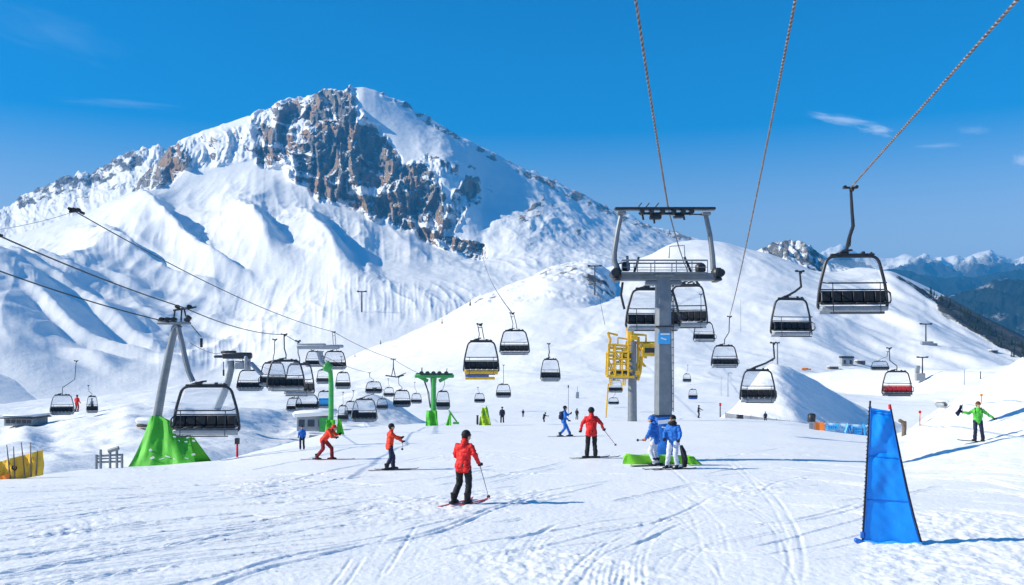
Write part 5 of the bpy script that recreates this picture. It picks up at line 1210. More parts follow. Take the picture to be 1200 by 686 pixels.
# orange and blue banner fence right of the pile
A = hit(948, 503) or P3(948, 503, 98); D = min(A.y-0.5, 97)
f = Px(983, 508, D); bf = thing('banner_fence', 'low advertising fence in orange and pale blue left of the tall banner', 'fence', f.base())
yb = lambda x: 502.5+(x-948)/72*12.5; yt = lambda x: 494.5+(x-948)/72*4.0
def strip(x0, x1, name, mat):
    q = MB(); n = max(3, int((x1-x0)/2)); q.sheet([[f(x0+(x1-x0)*j/n, yb(x0+(x1-x0)*j/n)*(1-i/3)+yt(x0+(x1-x0)*j/n)*i/3, 0.05*math.sin(j*0.9)) for j in range(n+1)] for i in range(4)], 0.04); return q.build(name, MT[mat], bf)
strip(948, 954.5, 'grey_panel', 'pan'); strip(955, 966, 'orange_panel', 'orange'); pn = strip(966.5, 1022, 'blue_panel', 'paleblue')
q = MB()
def stroke(pts, w=0.10): q.tube([f(px, py, -0.12) for px, py in pts], w, 5)
for k in range(5): x0 = 968+k*2.4; stroke([(x0, 499.5), (x0+1.6, 498.5+0.6*(k % 2)), (x0+1.8, 502.5+0.15*k), (x0+0.2, 502.3)], 0.09)
stroke([(981, 496), (981.2, 502), (979.4, 504)], 0.09); stroke([(982.5, 505.2), (982.9, 505.6)], 0.10); stroke([(986, 501), (988, 501.3)], 0.07)
stroke([(990, 507), (992.6, 497.5), (995.2, 506.5), (997.4, 499)], 0.14)
for yy in (501, 504.2, 507): stroke([(1000, yy), (1009, yy+0.8)], 0.09)
stroke([(1011.5, 497), (1012.5, 511)], 0.10); stroke([(1012, 502), (1017, 503)], 0.08); stroke([(1015, 508), (1019, 510)], 0.1); stroke([(998, 508.6), (1020, 512.2)], 0.08)
q.build('lettering', MT['lightblue'], pn)
for xx in (955, 966.5, 981, 1011, 1020): q = MB(); q.tube([f(xx, yb(xx)+1, 0.1), f(xx, yt(xx)-1, 0.1)], 0.05, 5); q.build('post', MT['dark'], bf)
q = MB(); q.box((0, 0, 0.3), (0.55, 0.5, 0.75), (0, 0.1, 0.2), 0.12); o = q.build('padded_block', MT['dark']); o.location = P3(951, 495, D+1.5); tag(o, 'dark padded block peeking over the grey end of the banner fence', 'block')
# grey net fence along the far edge
D = 112; f = Px(900, 495, D); nf = thing('net_fence', 'long low grey net fence along the far edge right of the tower', 'fence', f.base())
q = MB(); q.sheet([[f(850+j*5, (491.5+(j/20)*11)*(1-i/2)+(484+(j/20)*12.5)*i/2, 0.08*math.sin(j)) for j in range(20)] for i in range(3)], 0.03); q.build('netting', MT['net'], nf)
for j in range(0, 20, 3): q = MB(); q.tube([f(850+j*5, 493+(j/20)*11), f(850+j*5, 483+(j/20)*12.5)], 0.04, 5); q.build('post', MT['pan'], nf)
q = MB(); q.box((0, 0, 0.22), (0.66, 0.5, 0.48), ch=0.05); q.box((0, 0, 0.47), (0.7, 0.54, 0.06), ch=0.02); o = q.build('crate', MT['dark']); o.location = P3(867, 491.5, 110); tag(o, 'dark grey crate standing in front of the net fence', 'crate')

# yellow safety fence at the left edge
gf = hit(24, 561, ('piste',)); D = gf.y if gf else 31; f = Px(24, 560, D)
yf_ = thing('safety_fence', 'yellow fabric safety fence with dark leaning posts at the left edge', 'fence', f.base())
q = MB(); gl = []
for i in range(8):
    a = i/7; gl.append([f(-30+j*3.35, (566-0.13*(-30+j*3.35)*1.4)*(1-a)+(541-0.27*(-30+j*3.35))*a, 0.10*math.sin(j*0.8)+0.04*math.sin(j*2.3+i)) for j in range(25)])
q.sheet(gl, 0.03); fb = q.build('fabric', MT['netyellow'], yf_)
for k, (xb, xt, yt_, yb_) in enumerate(((-14, -15, 521, 565), (14, 10, 521, 560), (19, 18, 523, 559), (31, 27, 518, 557), (38, 38, 518, 556), (44, 46, 528, 555))):
    q = MB(); q.tube([f(xb, yb_+2, -0.12), f((xb+xt)/2+0.6, (yb_+yt_)/2, -0.15), f(xt, yt_, -0.12)], [0.028, 0.024, 0.014], 6); q.build('post', MT['wood'], yf_)
q = MB(); pts = [f(19.5+1.9*math.cos(a)+(1.2 if a > 3.6 else 0), 548-2.4*math.sin(a), -0.2) for a in np.linspace(1.9, 7.2, 12)]; q.tube(pts, 0.025, 5); q.tube([f(1, 553, -0.2), f(3, 551, -0.2)], 0.04, 5); q.build('painted_mark', MT['black'], fb)
q = MB(); q.sheet([[f(-2+j*3.2, 565-i*2.6-j*1.2, -0.16-0.02*math.sin(j*2)) for j in range(6)] for i in range(3)], 0.02); q.build('orange_patch', MT['orange'], fb)

# metal rail frame at the slope edge
g_ = hit(130, 549); f = Px(129, 549, g_.y); rl = thing('rail_frame', 'small grey metal rail frame half buried at the left slope edge', 'railing', f.base())
for xx, tt in ((113, 533), (118, 527), (129, 529), (137, 526), (143, 532)): q = MB(); q.tube([f(xx, 551), f(xx, tt)], 0.055, 6); q.build('post', MT['steel'], rl)
q = MB(); q.tube([f(112, 535), f(144, 533)], 0.045, 6); q.tube([f(113, 542), f(144, 541)], 0.045, 6); q.tube([f(127, 529), f(139, 525)], 0.09, 6); q.tube([f(113, 538), f(143, 537)], 0.03, 6); q.build('rail', MT['steel'], rl)

def on_terrain(px, py, names=None, back_=0.0): g = hit(px, py, names); return g.y-back_
# pale sledge-like shelter beside the leaning tower
f = Px(173, 503, on_terrain(173, 503)-0.5); sh = thing('snowed_shelter', 'low snow-topped shelter half hidden behind the leaning tower mast', 'shelter', f.base())
q = MB(); q.box(f(174, 499, 0), (24*f.k, 1.2, 4*f.k), (0, 0.06, 0), 0.12); q.build('body', MT['wood'], sh); q = MB(); q.box(f(175, 493.5, 0), (28*f.k, 1.5, 7.5*f.k), (0, 0.05, 0), 0.25); q.build('snow_cap', MT['snow'], sh)
# flat station building far left
f = Px(21, 499, on_terrain(21, 500)-0.5); st_ = thing('station_building', 'low flat-roofed station building at the far left', 'building', f.base())
q = MB(); q.box(f(20, 495, 2), (34*f.k, 3.5, 9*f.k), ch=0.05); q.build('wall', MT['concrete'], st_); q = MB(); q.box(f(21, 489.8, 1.6), (40*f.k, 4.6, 1.7*f.k), ch=0.05); r_ = q.build('roof', MT['dark'], st_)
q = MB(); q.box(f(22, 487.6, 1.8), (36*f.k, 4.2, 3*f.k), ch=0.2); q.build('snow_cap', MT['snow'], r_)
for k in range(5): w_ = MB(); w_.box(f(8+k*6.2, 494.5, 0.22), (4.6*f.k, 0.06, 4*f.k)); w_.build('window', MT['window'], st_)
# snow-roofed hut behind the blue skier
f = Px(366, 506, on_terrain(366, 512)-1.0); hu = thing('snow_hut', 'small netted hut with a thick snow roof behind the green post', 'hut', f.base())
q = MB(); q.box(f(366, 497, 1.0), (36*f.k, 2.4, 17*f.k), ch=0.05); q.build('wall', MT['concrete'], hu); q = MB(); q.box(f(368, 484.5, 0.9), (48*f.k, 3.4, 7*f.k), (0, -0.05, 0), 0.25); q.build('snow_roof', MT['snow'], hu)
for xx, ww in ((354, 7), (365, 8), (377, 7)): q = MB(); q.box(f(xx, 496, -0.22), (ww*f.k, 0.06, 8*f.k)); q.build('window', MT['window'], hu)
q = MB(); q.sheet([[f(375+j*3.2, 506-i*5.5, -0.5+0.1*math.sin(j)) for j in range(4)] for i in range(4)], 0.05); q.build('green_net', MT['greenpaint'], hu)
# huts on the right slope
def hut(px, foot, w, h, label, mat='concrete', lean=None):
    g = hit(px, foot); f = Px(px, foot+0.4, g.y-0.5); h_ = thing('mountain_hut', label, 'hut', f.base())
    q = MB(); q.box((0, 1, h*f.k*0.42), (w*f.k, 5*f.k+1, h*f.k*0.9), ch=0.2); q.build('wall', MT[mat], h_)
    q = MB(); q.box((0, 1, h*f.k*0.97), (w*1.12*f.k, 6*f.k+1, h*f.k*0.22), (0, 0.03, 0), 0.25); q.build('roof', MT['snow'] if lean is None else MT['dark'], h_)
    for k in range(max(1, int(w/6))): q = MB(); q.box(((-w/2+ (k+0.5)*w/max(1, int(w/6)))*f.k, 1-(5*f.k+1)/2-0.03, h*f.k*0.45), (2.6*f.k, 0.1, 0.4*h*f.k)); q.build('window', MT['window'], h_)
hut(993, 429, 14, 11, 'dark square mountain hut in the middle of the right slope', 'concrete', 1)
hut(1009, 427, 10, 5, 'low shed directly right of the square hut', 'wood')
hut(977, 433, 11, 4, 'low brown shed just left of the square hut', 'wood')
hut(1165, 414, 8, 4, 'small pale hut low on the right flank', 'wood')
hut(1110, 478, 9, 8, 'grey box on the crest of the right bank above the banner', 'pan')
q = MB(); f = Px(943, 434, on_terrain(943, 434)-1); q.box(f(943, 432.6), (8*f.k, 1, 2.6*f.k), ch=0.2); q.box(f(949, 433), (3*f.k, 0.8, 2*f.k), ch=0.2); o = q.build('orange_barrier', MT['orange']); o.location = f.base(); tag(o, 'low orange barrier on the snow right of the snow pile tip', 'barrier')
q = MB(); q.tube([(0, 0, -0.2), (0.05, 0, 0.5), (-0.1, 0, 0.95)], [0.16, 0.14, 0.10], 7); q.box((-0.12, 0, 0.95), (0.5, 0.2, 0.22), (0, 0.5, 0), 0.06); q.box((0.08, 0, 0.75), (0.2, 0.2, 0.5), ch=0.05); o = q.build('marker_stump', MT['wood']); g = hit(1059, 511); o.location = g; tag(o, 'brown stump-like marker right of the tall blue banner', 'marker')
q = MB(); q.box((0, 0, 0.3), (0.4, 0.3, 0.7), ch=0.05); q.tube([(0, 0, 0.6), (0, 0, 1.2)], 0.04, 5); o = q.build('snow_gauge', MT['pan']); g = hit(676.5, 467); o.location = g; o.scale = (2, 2, 2.4); tag(o, 'small grey control box on the slope right of the thin pole', 'box')

# ================================================================== people
def capsules(bones, jitter=0):
    """overlapping tapered capsules: (a, b, ra, rb)"""
    q = MB()
    for a, b2, ra, rb in bones:
        a, b2 = Vector(a), Vector(b2); d = b2-a
        if d.length < 1e-5: q.ball(a, ra, 12, 8); continue
        n = 4; pts = [a.lerp(b2, i/n) for i in range(n+1)]; q.tube(pts, [ra+(rb-ra)*i/n for i in range(n+1)], 12); q.ball(a, ra, 12, 8); q.ball(b2, rb, 12, 8)
    return q
def fuse(bones, name, mats, voxel, pick=None, fold=0.0):
    """one continuous skin over all the capsules"""
    q = capsules(bones); me = q.mesh(name+'_raw', mats[0]); o = bpy.data.objects.new(name+'_raw', me); COL.objects.link(o)
    m = o.modifiers.new('r', 'REMESH'); m.mode = 'VOXEL'; m.voxel_size = voxel
    m2 = o.modifiers.new('s', 'SMOOTH'); m2.iterations = 3; m2.factor = 0.5
    dg = bpy.context.evaluated_depsgraph_get(); out = bpy.data.meshes.new_from_object(o.evaluated_get(dg)); out.name = name
    bpy.data.objects.remove(o); bpy.data.meshes.remove(me)
    if fold:
        n_ = len(out.vertices); P_ = np.zeros(n_*3, np.float32); out.vertices.foreach_get('co', P_); P_ = P_.reshape(-1, 3); W_ = np.zeros(n_*3, np.float32); out.vertex_normals.foreach_get('vector', W_); W_ = W_.reshape(-1, 3)
        k_ = perlin(P_[:, 0]*5+P_[:, 1]*6, P_[:, 2]*13, 301)+0.6*perlin(P_[:, 0]*14-P_[:, 1]*12, P_[:, 2]*24, 302)
        out.vertices.foreach_set('co', (P_+W_*(fold*k_)[:, None]).astype(np.float32).ravel()); out.update()
    out.materials.clear()
    for mm in mats: out.materials.append(mm)
    out.polygons.foreach_set('use_smooth', [True]*len(out.polygons))
    if pick:
        idx = [pick(p.center) for p in out.polygons]; out.polygons.foreach_set('material_index', idx)
    return out
# one glove, fingers curled round a grip along local +X; wrist at the origin, fingers towards -Z
def glove_bones():
    b = [((0, 0, 0.02), (0, 0, -0.05), 0.034, 0.038), ((-0.025, 0, -0.045), (0.025, 0, -0.06), 0.030, 0.028)]
    for k, (y, L) in enumerate(((-0.033, 0.9), (-0.011, 1.0), (0.012, 0.95), (0.034, 0.78))):
        p0 = (0.0, y, -0.06); p1 = (0.012, y*1.05, -0.06-0.042*L); p2 = (0.040, y*1.05, -0.072-0.045*L); p3 = (0.052, y, -0.062-0.015*L)
        b += [(p0, p1, 0.0145, 0.0135), (p1, p2, 0.0135, 0.0125), (p2, p3, 0.0125, 0.011)]
    b += [((0.01, -0.03, -0.02), (0.035, -0.052, -0.055), 0.016, 0.014), ((0.035, -0.052, -0.055), (0.055, -0.035, -0.088), 0.014, 0.011)]
    return b
_gl = {}
def glove_mesh(mat):
    if mat not in _gl: _gl[mat] = fuse(glove_bones(), 'glove', [MT[mat]], 0.006)
    return _gl[mat]
BASE = dict(pel=(0, -0.02, 0.93), chest=(0, 0.03, 1.28), neck=(0, 0.04, 1.47), head=(0, 0.075, 1.625),
            hipL=(-0.10, 0, 0.90), kneeL=(-0.12, 0.09, 0.49), ankL=(-0.13, -0.01, 0.11), hipR=(0.10, 0, 0.90), kneeR=(0.12, 0.09, 0.49), ankR=(0.13, -0.01, 0.11),
            shL=(-0.175, 0.02, 1.385), elL=(-0.25, 0.03, 1.12), haL=(-0.24, 0.20, 0.96), shR=(0.175, 0.02, 1.385), elR=(0.25, 0.03, 1.12), haR=(0.24, 0.20, 0.96), toeL=0.0, toeR=0.0)
def person(px, py, hpx, head_deg, label, pose=None, jacket='red', trousers='black', hat='black', glove='black', boots='rubber', goggles=False, hairm='hair', backpack=None, fine=True, group=None, D=None, names=None, hood=False, look=0.0):
    g = hit(px, py, names)
    if D is not None: g = P3(px, py, D)
    s = hpx*g.y/F/1.75
    B = dict(BASE); B.update(pose or {})
    V = {k: Vector(v) for k, v in B.items() if isinstance(v, tuple)}
    r = thing('person', label, 'person', g, -math.radians(head_deg), group, (s, s, s))
    vx = 0.016 if fine else 0.026
    hd = V['head']; fw = Matrix.Rotation(-math.radians(look), 3, 'Z') @ Vector((0, 1, 0)); rt = Vector((fw.y, -fw.x, 0))
    bones = [(V['neck'], hd-Vector((0, 0.01, 0.05)), 0.056, 0.056), (hd+Vector((0, 0, 0.02)), hd+Vector((0, 0, 0.035)), 0.098, 0.095), (hd+fw*0.03-Vector((0, 0, 0.045)), hd+fw*0.045-Vector((0, 0, 0.06)), 0.062, 0.045),
             (hd+fw*0.092-Vector((0, 0, 0.0)), hd+fw*0.108-Vector((0, 0, 0.028)), 0.014, 0.018), (hd+rt*0.09, hd+rt*0.095-Vector((0, 0, 0.03)), 0.022, 0.016), (hd-rt*0.09, hd-rt*0.095-Vector((0, 0, 0.03)), 0.022, 0.016),
             (V['neck'], V['chest'], 0.07, 0.12), (V['chest']-Vector((0.07, 0, 0)), V['chest']+Vector((0.07, 0, 0)), 0.115, 0.115), (V['chest'], V['pel'], 0.125, 0.12), (V['pel']-Vector((0.06, 0, 0)), V['pel']+Vector((0.06, 0, 0)), 0.125, 0.125)]
    for s_ in 'LR':
        bones += [(V['hip'+s_], V['knee'+s_], 0.105, 0.083), (V['knee'+s_], V['ank'+s_]+Vector((0, 0, 0.06)), 0.083, 0.078), (V['ank'+s_]+Vector((0, 0, 0.06)), V['ank'+s_]+Vector((0, 0, -0.02)), 0.082, 0.07), (V['sh'+s_], V['el'+s_], 0.055, 0.045), (V['el'+s_], V['ha'+s_], 0.045, 0.03)]
    nz = V['neck'].z-0.02
    body = bpy.data.objects.new('body', fuse(bones, 'body', [MT[trousers], MT['skin']], vx, lambda c: 1 if (c.z > nz and (c-V['neck']).length < 0.4) else 0, fold=0.010)); COL.objects.link(body); body.parent = r
    hem = V['pel']-Vector((0, 0, 0.04))
    jb = [(V['neck']+Vector((0, 0, 0.02)), V['chest']+Vector((0, 0, 0.08)), 0.078, 0.14), (V['chest']+Vector((-0.09, 0, 0.03)), V['chest']+Vector((0.09, 0, 0.03)), 0.14, 0.14), (V['chest'], V['pel'], 0.145, 0.135), (V['chest']+Vector((-0.07, 0, 0)), V['pel']+Vector((-0.055, 0, -0.02)), 0.125, 0.125), (V['chest']+Vector((0.07, 0, 0)), V['pel']+Vector((0.055, 0, -0.02)), 0.125, 0.125), (V['pel']+Vector((-0.07, 0, 0)), hem+Vector((-0.07, 0.0, -0.03)), 0.128, 0.125), (V['pel']+Vector((0.07, 0, 0)), hem+Vector((0.07, 0, -0.03)), 0.128, 0.125), (V['pel'], hem-Vector((0, 0, 0.04)), 0.12, 0.12)]
    for s_ in 'LR': jb += [(V['chest']+Vector((0, 0, 0.08)), V['sh'+s_], 0.11, 0.080), (V['sh'+s_], V['el'+s_], 0.080, 0.064), (V['el'+s_], V['el'+s_].lerp(V['ha'+s_], 0.92), 0.064, 0.050)]
    if hood: jb += [(V['neck']+Vector((0, -0.06, 0.03)), V['neck']+Vector((0, -0.10, -0.06)), 0.085, 0.075)]
    jk = bpy.data.objects.new('jacket', fuse(jb, 'jacket', [MT[jacket]], vx, fold=0.022)); COL.objects.link(jk); jk.parent = r
    q = MB(); q.ball(hd+Vector((0, -0.012, 0.045))-fw*0.012, 0.118, 14, 10, (0.93, 1.02, 0.92))
    q.tube([hd+Vector((0.108*math.cos(a), 0.112*math.sin(a), 0.03+0.0*a))-fw*0.014 for a in np.linspace(0, 2*math.pi, 15)[:-1]], 0.017, 6, True); q.build('hat', MT[hat], r)
    q = MB(); q.ball(hd-fw*0.045+Vector((0, 0, -0.03)), 0.088, 12, 8, (1.0, 0.75, 1.0)); q.build('hair', MT[hairm], r)
    if goggles:
        q = MB(); q.tube([hd+fw*0.098*math.cos(a)+rt*0.10*math.sin(a)+Vector((0, 0, 0.012)) for a in np.linspace(-1.1, 1.1, 9)], 0.032, 8); q.build('goggles', MT['goldlens'], r)
    elif fine:
        for s_ in (-1, 1): q = MB(); q.ball(hd+fw*0.088+rt*0.034*s_+Vector((0, 0, 0.008)), 0.013, 8, 6); q.build('eye', MT['black'], r)
        q = MB(); q.tube([hd+fw*0.094+rt*k-Vector((0, 0, 0.062)) for k in (-0.022, 0, 0.022)], 0.006, 5); q.build('mouth', MT['darkred'], r)
    for s_ in 'LR':
        a = V['ank'+s_]; td = Matrix.Rotation(-math.radians(B['toe'+s_]), 3, 'Z') @ Vector((0, 1, 0))
        q = MB(); q.tube([a+Vector((0, -0.015, 0.16)), a+Vector((0, 0, 0.04)), a+td*0.02-Vector((0, 0, 0.045))], [0.083, 0.078, 0.06], 9); q.tube([a-td*0.09-Vector((0, 0, 0.055)), a+td*0.04-Vector((0, 0, 0.045)), a+td*0.17-Vector((0, 0, 0.06))], [0.05, 0.062, 0.042], 9); q.ball(a+td*0.17-Vector((0, 0, 0.06)), 0.042, 8, 6); q.build('boot', MT[boots], r)
        gm = glove_mesh(glove) if fine else _gl.setdefault('mitt'+glove, capsules(glove_bones()[:6]).mesh('glove', MT[glove]))
        gl_ = bpy.data.objects.new('glove', gm); COL.objects.link(gl_); gl_.parent = r; gl_.location = V['ha'+s_]
        dv = (V['ha'+s_]-V['el'+s_]).normalized(); gl_.rotation_euler = (-dv).to_track_quat('Z', 'X').to_euler(); gl_.scale = (1.12, 1.12, 1.12)
    if backpack:
        q = MB(); c = V['chest']+Vector((0, -0.20, -0.08)); q.box(c, (0.32, 0.17, 0.48), (0.06, 0, 0), 0.06); q.box(c+Vector((0, -0.09, -0.08)), (0.24, 0.08, 0.24), ch=0.03); bp_ = q.build('backpack', MT[backpack], r)
        for k in (-0.12, 0.12): q = MB(); q.tube([c+Vector((k, 0.05, 0.22)), c+Vector((k*1.05, 0.22, 0.30)), c+Vector((k*1.1, 0.34, 0.12)), c+Vector((k*1.15, 0.18, -0.15))], 0.018, 5); q.build('strap', MT['black'], bp_)
    M = Matrix.LocRotScale(r.location, r.rotation_euler, r.scale)
    return dict(root=r, V=V, M=M, s=s, at=lambda k: M @ V[k], yaw=head_deg, g=g)
def ski_mesh(mat, L=1.68):
    q = MB(); gl = []; n = 22
    for i in range(n):
        u = i/(n-1); y = -0.42*L+L*u; w = 0.034+0.016*abs(u-0.45)**1.3*2; w *= min(1, (1.0-u)*9+0.15); z = 0.008+0.14*max(0, u-0.90)**1.6*9+0.03*max(0, 0.05-u)*8
        gl.append([(-w, y, z), (0, y, z+0.004), (w, y, z)])
    q.sheet(gl, 0.018); me = q.mesh('ski', mat); return me
SKM = {k: ski_mesh(MT[k]) for k in ('redski', 'darkski')}
bq = MB(); bq.box((0, 0.13, 0.035), (0.075, 0.10, 0.045), ch=0.012); bq.box((0, -0.14, 0.04), (0.08, 0.12, 0.06), ch=0.012); bq.box((0, 0, 0.022), (0.06, 0.36, 0.016)); BINDM = bq.mesh('binding', MT['dark'])
def skis(p, mat, who, degs=None, group='skis under the skiers'):
    for s_, side in (('L', 0), ('R', 1)):
        a = p['at']('ank'+s_); dg_ = (degs[side] if degs else p['yaw'])
        o = bpy.data.objects.new('ski', SKM[mat]); COL.objects.link(o); z = p['g'].z
        o.location = (a.x, a.y, z+0.012*p['s']); o.rotation_euler = (0, 0, -math.radians(dg_)); o.scale = (p['s'],)*3
        tag(o, ('%s ski under the %s boot of %s' % (('red' if mat == 'redski' else 'dark'), 'left' if s_ == 'L' else 'right', who)), 'ski', group)
        b_ = bpy.data.objects.new('binding', BINDM); COL.objects.link(b_); b_.parent = o
def pole_held(p, hand, tip_px, tip_py, who, mat='steel', tip=None, names=None):
    h_ = p['at']('ha'+hand); dv = (p['M'].to_3x3() @ (p['V']['ha'+hand]-p['V']['el'+hand])).normalized(); h_ = h_+dv*0.07*p['s']
    t_ = tip or hit(tip_px, tip_py, names or ('piste',)); d = (t_-h_); L = d.length
    if L > 1.45*p['s']: t_ = h_+d.normalized()*1.3*p['s']; d = t_-h_; L = d.length
    r = thing('ski_pole', 'thin ski pole held by %s' % who, 'ski pole', h_, group='ski poles in hands')
    k = p['s']; u = d.normalized()
    q = MB(); q.tube([-u*0.03, u*(L*0.6), d], [0.011*k, 0.010*k, 0.008*k], 6); q.build('shaft', MT[mat], r)
    q = MB(); q.tube([-u*0.10*k, u*0.06*k], 0.018*k, 7); q.build('grip', MT['rubber'], r)
    q = MB(); c = d-u*0.07*k; q.tube([c-u*0.008, c+u*0.008], 0.045*k, 10); q.build('basket', MT['rubber'], r)

p = person(543, 591, 86, 24, 'skier seen from behind in red jacket and black trousers, nearest to camera', dict(
    kneeL=(-0.15, 0.10, 0.50), ankL=(-0.22, -0.06, 0.11), kneeR=(0.10, 0.10, 0.49), ankR=(0.10, 0.02, 0.11), chest=(0, 0.07, 1.27), neck=(0.0, 0.10, 1.46), head=(0.02, 0.14, 1.615),
    elR=(0.29, 0.04, 1.16), haR=(0.30, 0.22, 0.98), elL=(-0.27, 0.10, 1.16), haL=(-0.16, 0.32, 1.05), shL=(-0.175, 0.06, 1.38), shR=(0.175, 0.06, 1.38)), 'red', 'black', 'black', hood=True, look=40)
skis(p, 'redski', 'the nearest red skier', (26, 30)); pole_held(p, 'R', 573, 584, 'the nearest red skier')
p = person(457, 551, 54, 70, 'skier in red jacket and navy trousers, arms raised forward, facing right', dict(
    elR=(0.24, 0.22, 1.22), haR=(0.14, 0.42, 1.10), elL=(-0.24, 0.24, 1.25), haL=(-0.10, 0.44, 1.22), kneeL=(-0.12, 0.16, 0.50), ankL=(-0.16, 0.16, 0.11), kneeR=(0.12, 0.02, 0.49), ankR=(0.16, -0.16, 0.11)), 'orangered', 'navy', 'black', look=20)
skis(p, 'darkski', 'the red skier in navy trousers', (82, 78)); pole_held(p, 'R', 470, 543, 'the red skier in navy trousers', 'darkski')
p = person(382, 539, 48, 100, 'bending skier in red jacket and dark red trousers before the green post', dict(
    pel=(0, -0.12, 0.86), chest=(0, 0.14, 1.13), neck=(0, 0.27, 1.28), head=(0, 0.38, 1.36), hipL=(-0.1, -0.1, 0.83), hipR=(0.1, -0.1, 0.83), kneeL=(-0.14, 0.20, 0.50), ankL=(-0.14, 0.22, 0.11), kneeR=(0.14, -0.08, 0.47), ankR=(0.16, -0.34, 0.11),
    shL=(-0.19, 0.20, 1.25), shR=(0.19, 0.20, 1.25), elL=(-0.26, 0.36, 1.05), haL=(-0.20, 0.52, 1.08), elR=(0.26, 0.34, 1.02), haR=(0.20, 0.50, 0.98)), 'orangered', 'darkred', 'red')
skis(p, 'redski', 'the bending red skier', (88, 94))
p = person(354, 527, 28, 175, 'small standing person in blue jacket left of the bending red skier', None, 'bluej', 'navy', 'navy', fine=False)
p = person(693, 537, 59, 2, 'skier seen from behind in red jacket with legs together, left of the tower', dict(
    elR=(0.34, -0.02, 1.20), haR=(0.42, 0.16, 1.02), elL=(-0.33, 0.0, 1.18), haL=(-0.36, 0.14, 0.97), ankL=(-0.15, 0, 0.11), ankR=(0.14, 0, 0.11)), 'red', 'black', 'black', hood=True)
skis(p, 'darkski', 'the red skier left of the tower', (60, 68)); pole_held(p, 'R', 723, 521, 'the red skier left of the tower', 'redski', tip=P3(722.5, 523, p['g'].y+0.5)); 
p = person(661, 512, 36, 80, 'walking skier in an all-blue suit with a dark backpack', dict(kneeL=(-0.1, 0.22, 0.5), ankL=(-0.12, 0.36, 0.12), kneeR=(0.1, 0.02, 0.48), ankR=(0.12, -0.26, 0.11), elL=(-0.24, 0.2, 1.2), haL=(-0.2, 0.40, 1.3)), 'bluej', 'bluej', 'black', backpack='navy', fine=False)
skis(p, 'darkski', 'the skier in the blue suit', (84, 88))
p = person(789, 550, 63, 215, 'skier in blue jacket, pale trousers and dark balaclava facing the camera at the tower', dict(
    elR=(0.27, 0.10, 1.15), haR=(0.18, 0.28, 1.0), elL=(-0.30, 0.10, 1.14), haL=(-0.34, 0.30, 0.98), kneeL=(-0.13, 0.12, 0.49), kneeR=(0.14, 0.06, 0.49), ankL=(-0.15, 0.02, 0.11), ankR=(0.22, -0.02, 0.11)), 'bluej', 'whitep', 'black', hairm='hair', hood=True, look=15)
q = MB(); q.tube([p['V']['neck']+Vector((0.085*math.cos(t_), 0.02+0.085*math.sin(t_), 0.03)) for t_ in np.linspace(0, 6.28, 13)[:-1]], 0.065, 8, True); q.build('scarf', MT['black'], p['root'])
skis(p, 'darkski', 'the blue skier facing the camera', (248, 244))
pole_held(p, 'L', 812, 559, 'the blue skier facing the camera', 'darkski')
# dark equipment bag carried at the same skier's side
q = MB(); q.tube([(0, 0, 0.05), (0.03, 0, 0.35), (-0.05, 0, 0.7), (-0.16, 0, 0.98)], [0.10, 0.14, 0.13, 0.07], 9); bg_ = q.build('ski_bag', MT['black']); gg = hit(802, 549, ('piste',)); bg_.location = gg; bg_.scale = (0.72, 0.72, 0.78); tag(bg_, 'black ski bag standing at the right of the blue skier by the tower', 'bag')
p2 = person(768, 546, 62, 300, 'second skier in blue jacket and hood bending against the blue mast pad', dict(pel=(0, -0.02, 0.9), chest=(0, 0.05, 1.2), neck=(0, 0.10, 1.38), head=(0, 0.15, 1.52), shL=(-0.19, 0.06, 1.34), shR=(0.19, 0.06, 1.34), elL=(-0.28, 0.10, 1.08), haL=(-0.22, 0.26, 0.90), elR=(0.26, 0.14, 1.08), haR=(0.2, 0.3, 0.95), kneeL=(-0.12, 0.14, 0.48)), 'bluej', 'whitep', 'bluepad', 'orangeglove', hairm='hair', hood=True)
skis(p2, 'darkski', 'the hooded blue skier at the mast pad', (240, 250)); pole_held(p2, 'L', 745, 517, 'the hooded blue skier at the mast pad', 'darkski', tip=P3(746, 516, p2['g'].y-0.4))
p = person(1146, 518, 47, 195, 'snowboarder in bright green jacket with arms spread on the right bank', dict(
    elR=(0.38, 0.02, 1.24), haR=(0.62, 0.04, 1.30), elL=(-0.40, 0.0, 1.20), haL=(-0.62, 0.02, 1.04), ankL=(-0.20, 0, 0.11), ankR=(0.12, 0, 0.11), kneeL=(-0.14, 0.08, 0.5)), 'greenj', 'navy', 'brown', backpack='black', hairm='brown', fine=True, look=-20)
q = MB(); gl = []
for i in range(20):
    u = i/19; y = -0.76+1.52*u; w = 0.125+0.03*abs(u-0.5); w *= min(1, min(u, 1-u)*7+0.25); z = 0.012+0.5*max(0, abs(u-0.5)-0.42)**1.2
    gl.append([(y, -w, z), (y, 0, z+0.005), (y, w, z)])
q.sheet(gl, 0.02); o = q.build('snowboard', MT['darkski']); o.location = p['g']+Vector((0, 0, 0.01)); o.rotation_euler = (0, 0.05, math.radians(-16)); tag(o, 'dark snowboard under the boots of the green snowboarder', 'snowboard')
bq = MB(); bq.box((0.16, 0, 0.05), (0.12, 0.24, 0.06), ch=0.02); bq.box((-0.16, 0, 0.05), (0.12, 0.24, 0.06), ch=0.02); bq.build('binding', MT['rubber'], o)
hL = p['at']('haR')      # dark wedge-shaped flag in the raised hand
fl = thing('flag', 'small dark triangular flag in the raised hand of the green snowboarder', 'flag', hL)
q = MB(); q.tube([(0, 0, -0.1), (-0.02, 0, 0.15), (0.02, 0, 0.42)], 0.012, 5); q.build('stick', MT['steel'], fl)
q = MB(); q.sheet([[(-0.02-0.28*(j/5)*(1-0.15*i), 0.03*math.sin(j*1.4), 0.30-0.05*i-0.34*(j/5)) for j in range(6)] for i in range(4)], 0.012); q.build('cloth', MT['navy'], fl)
SM = 'small people far down the slope'
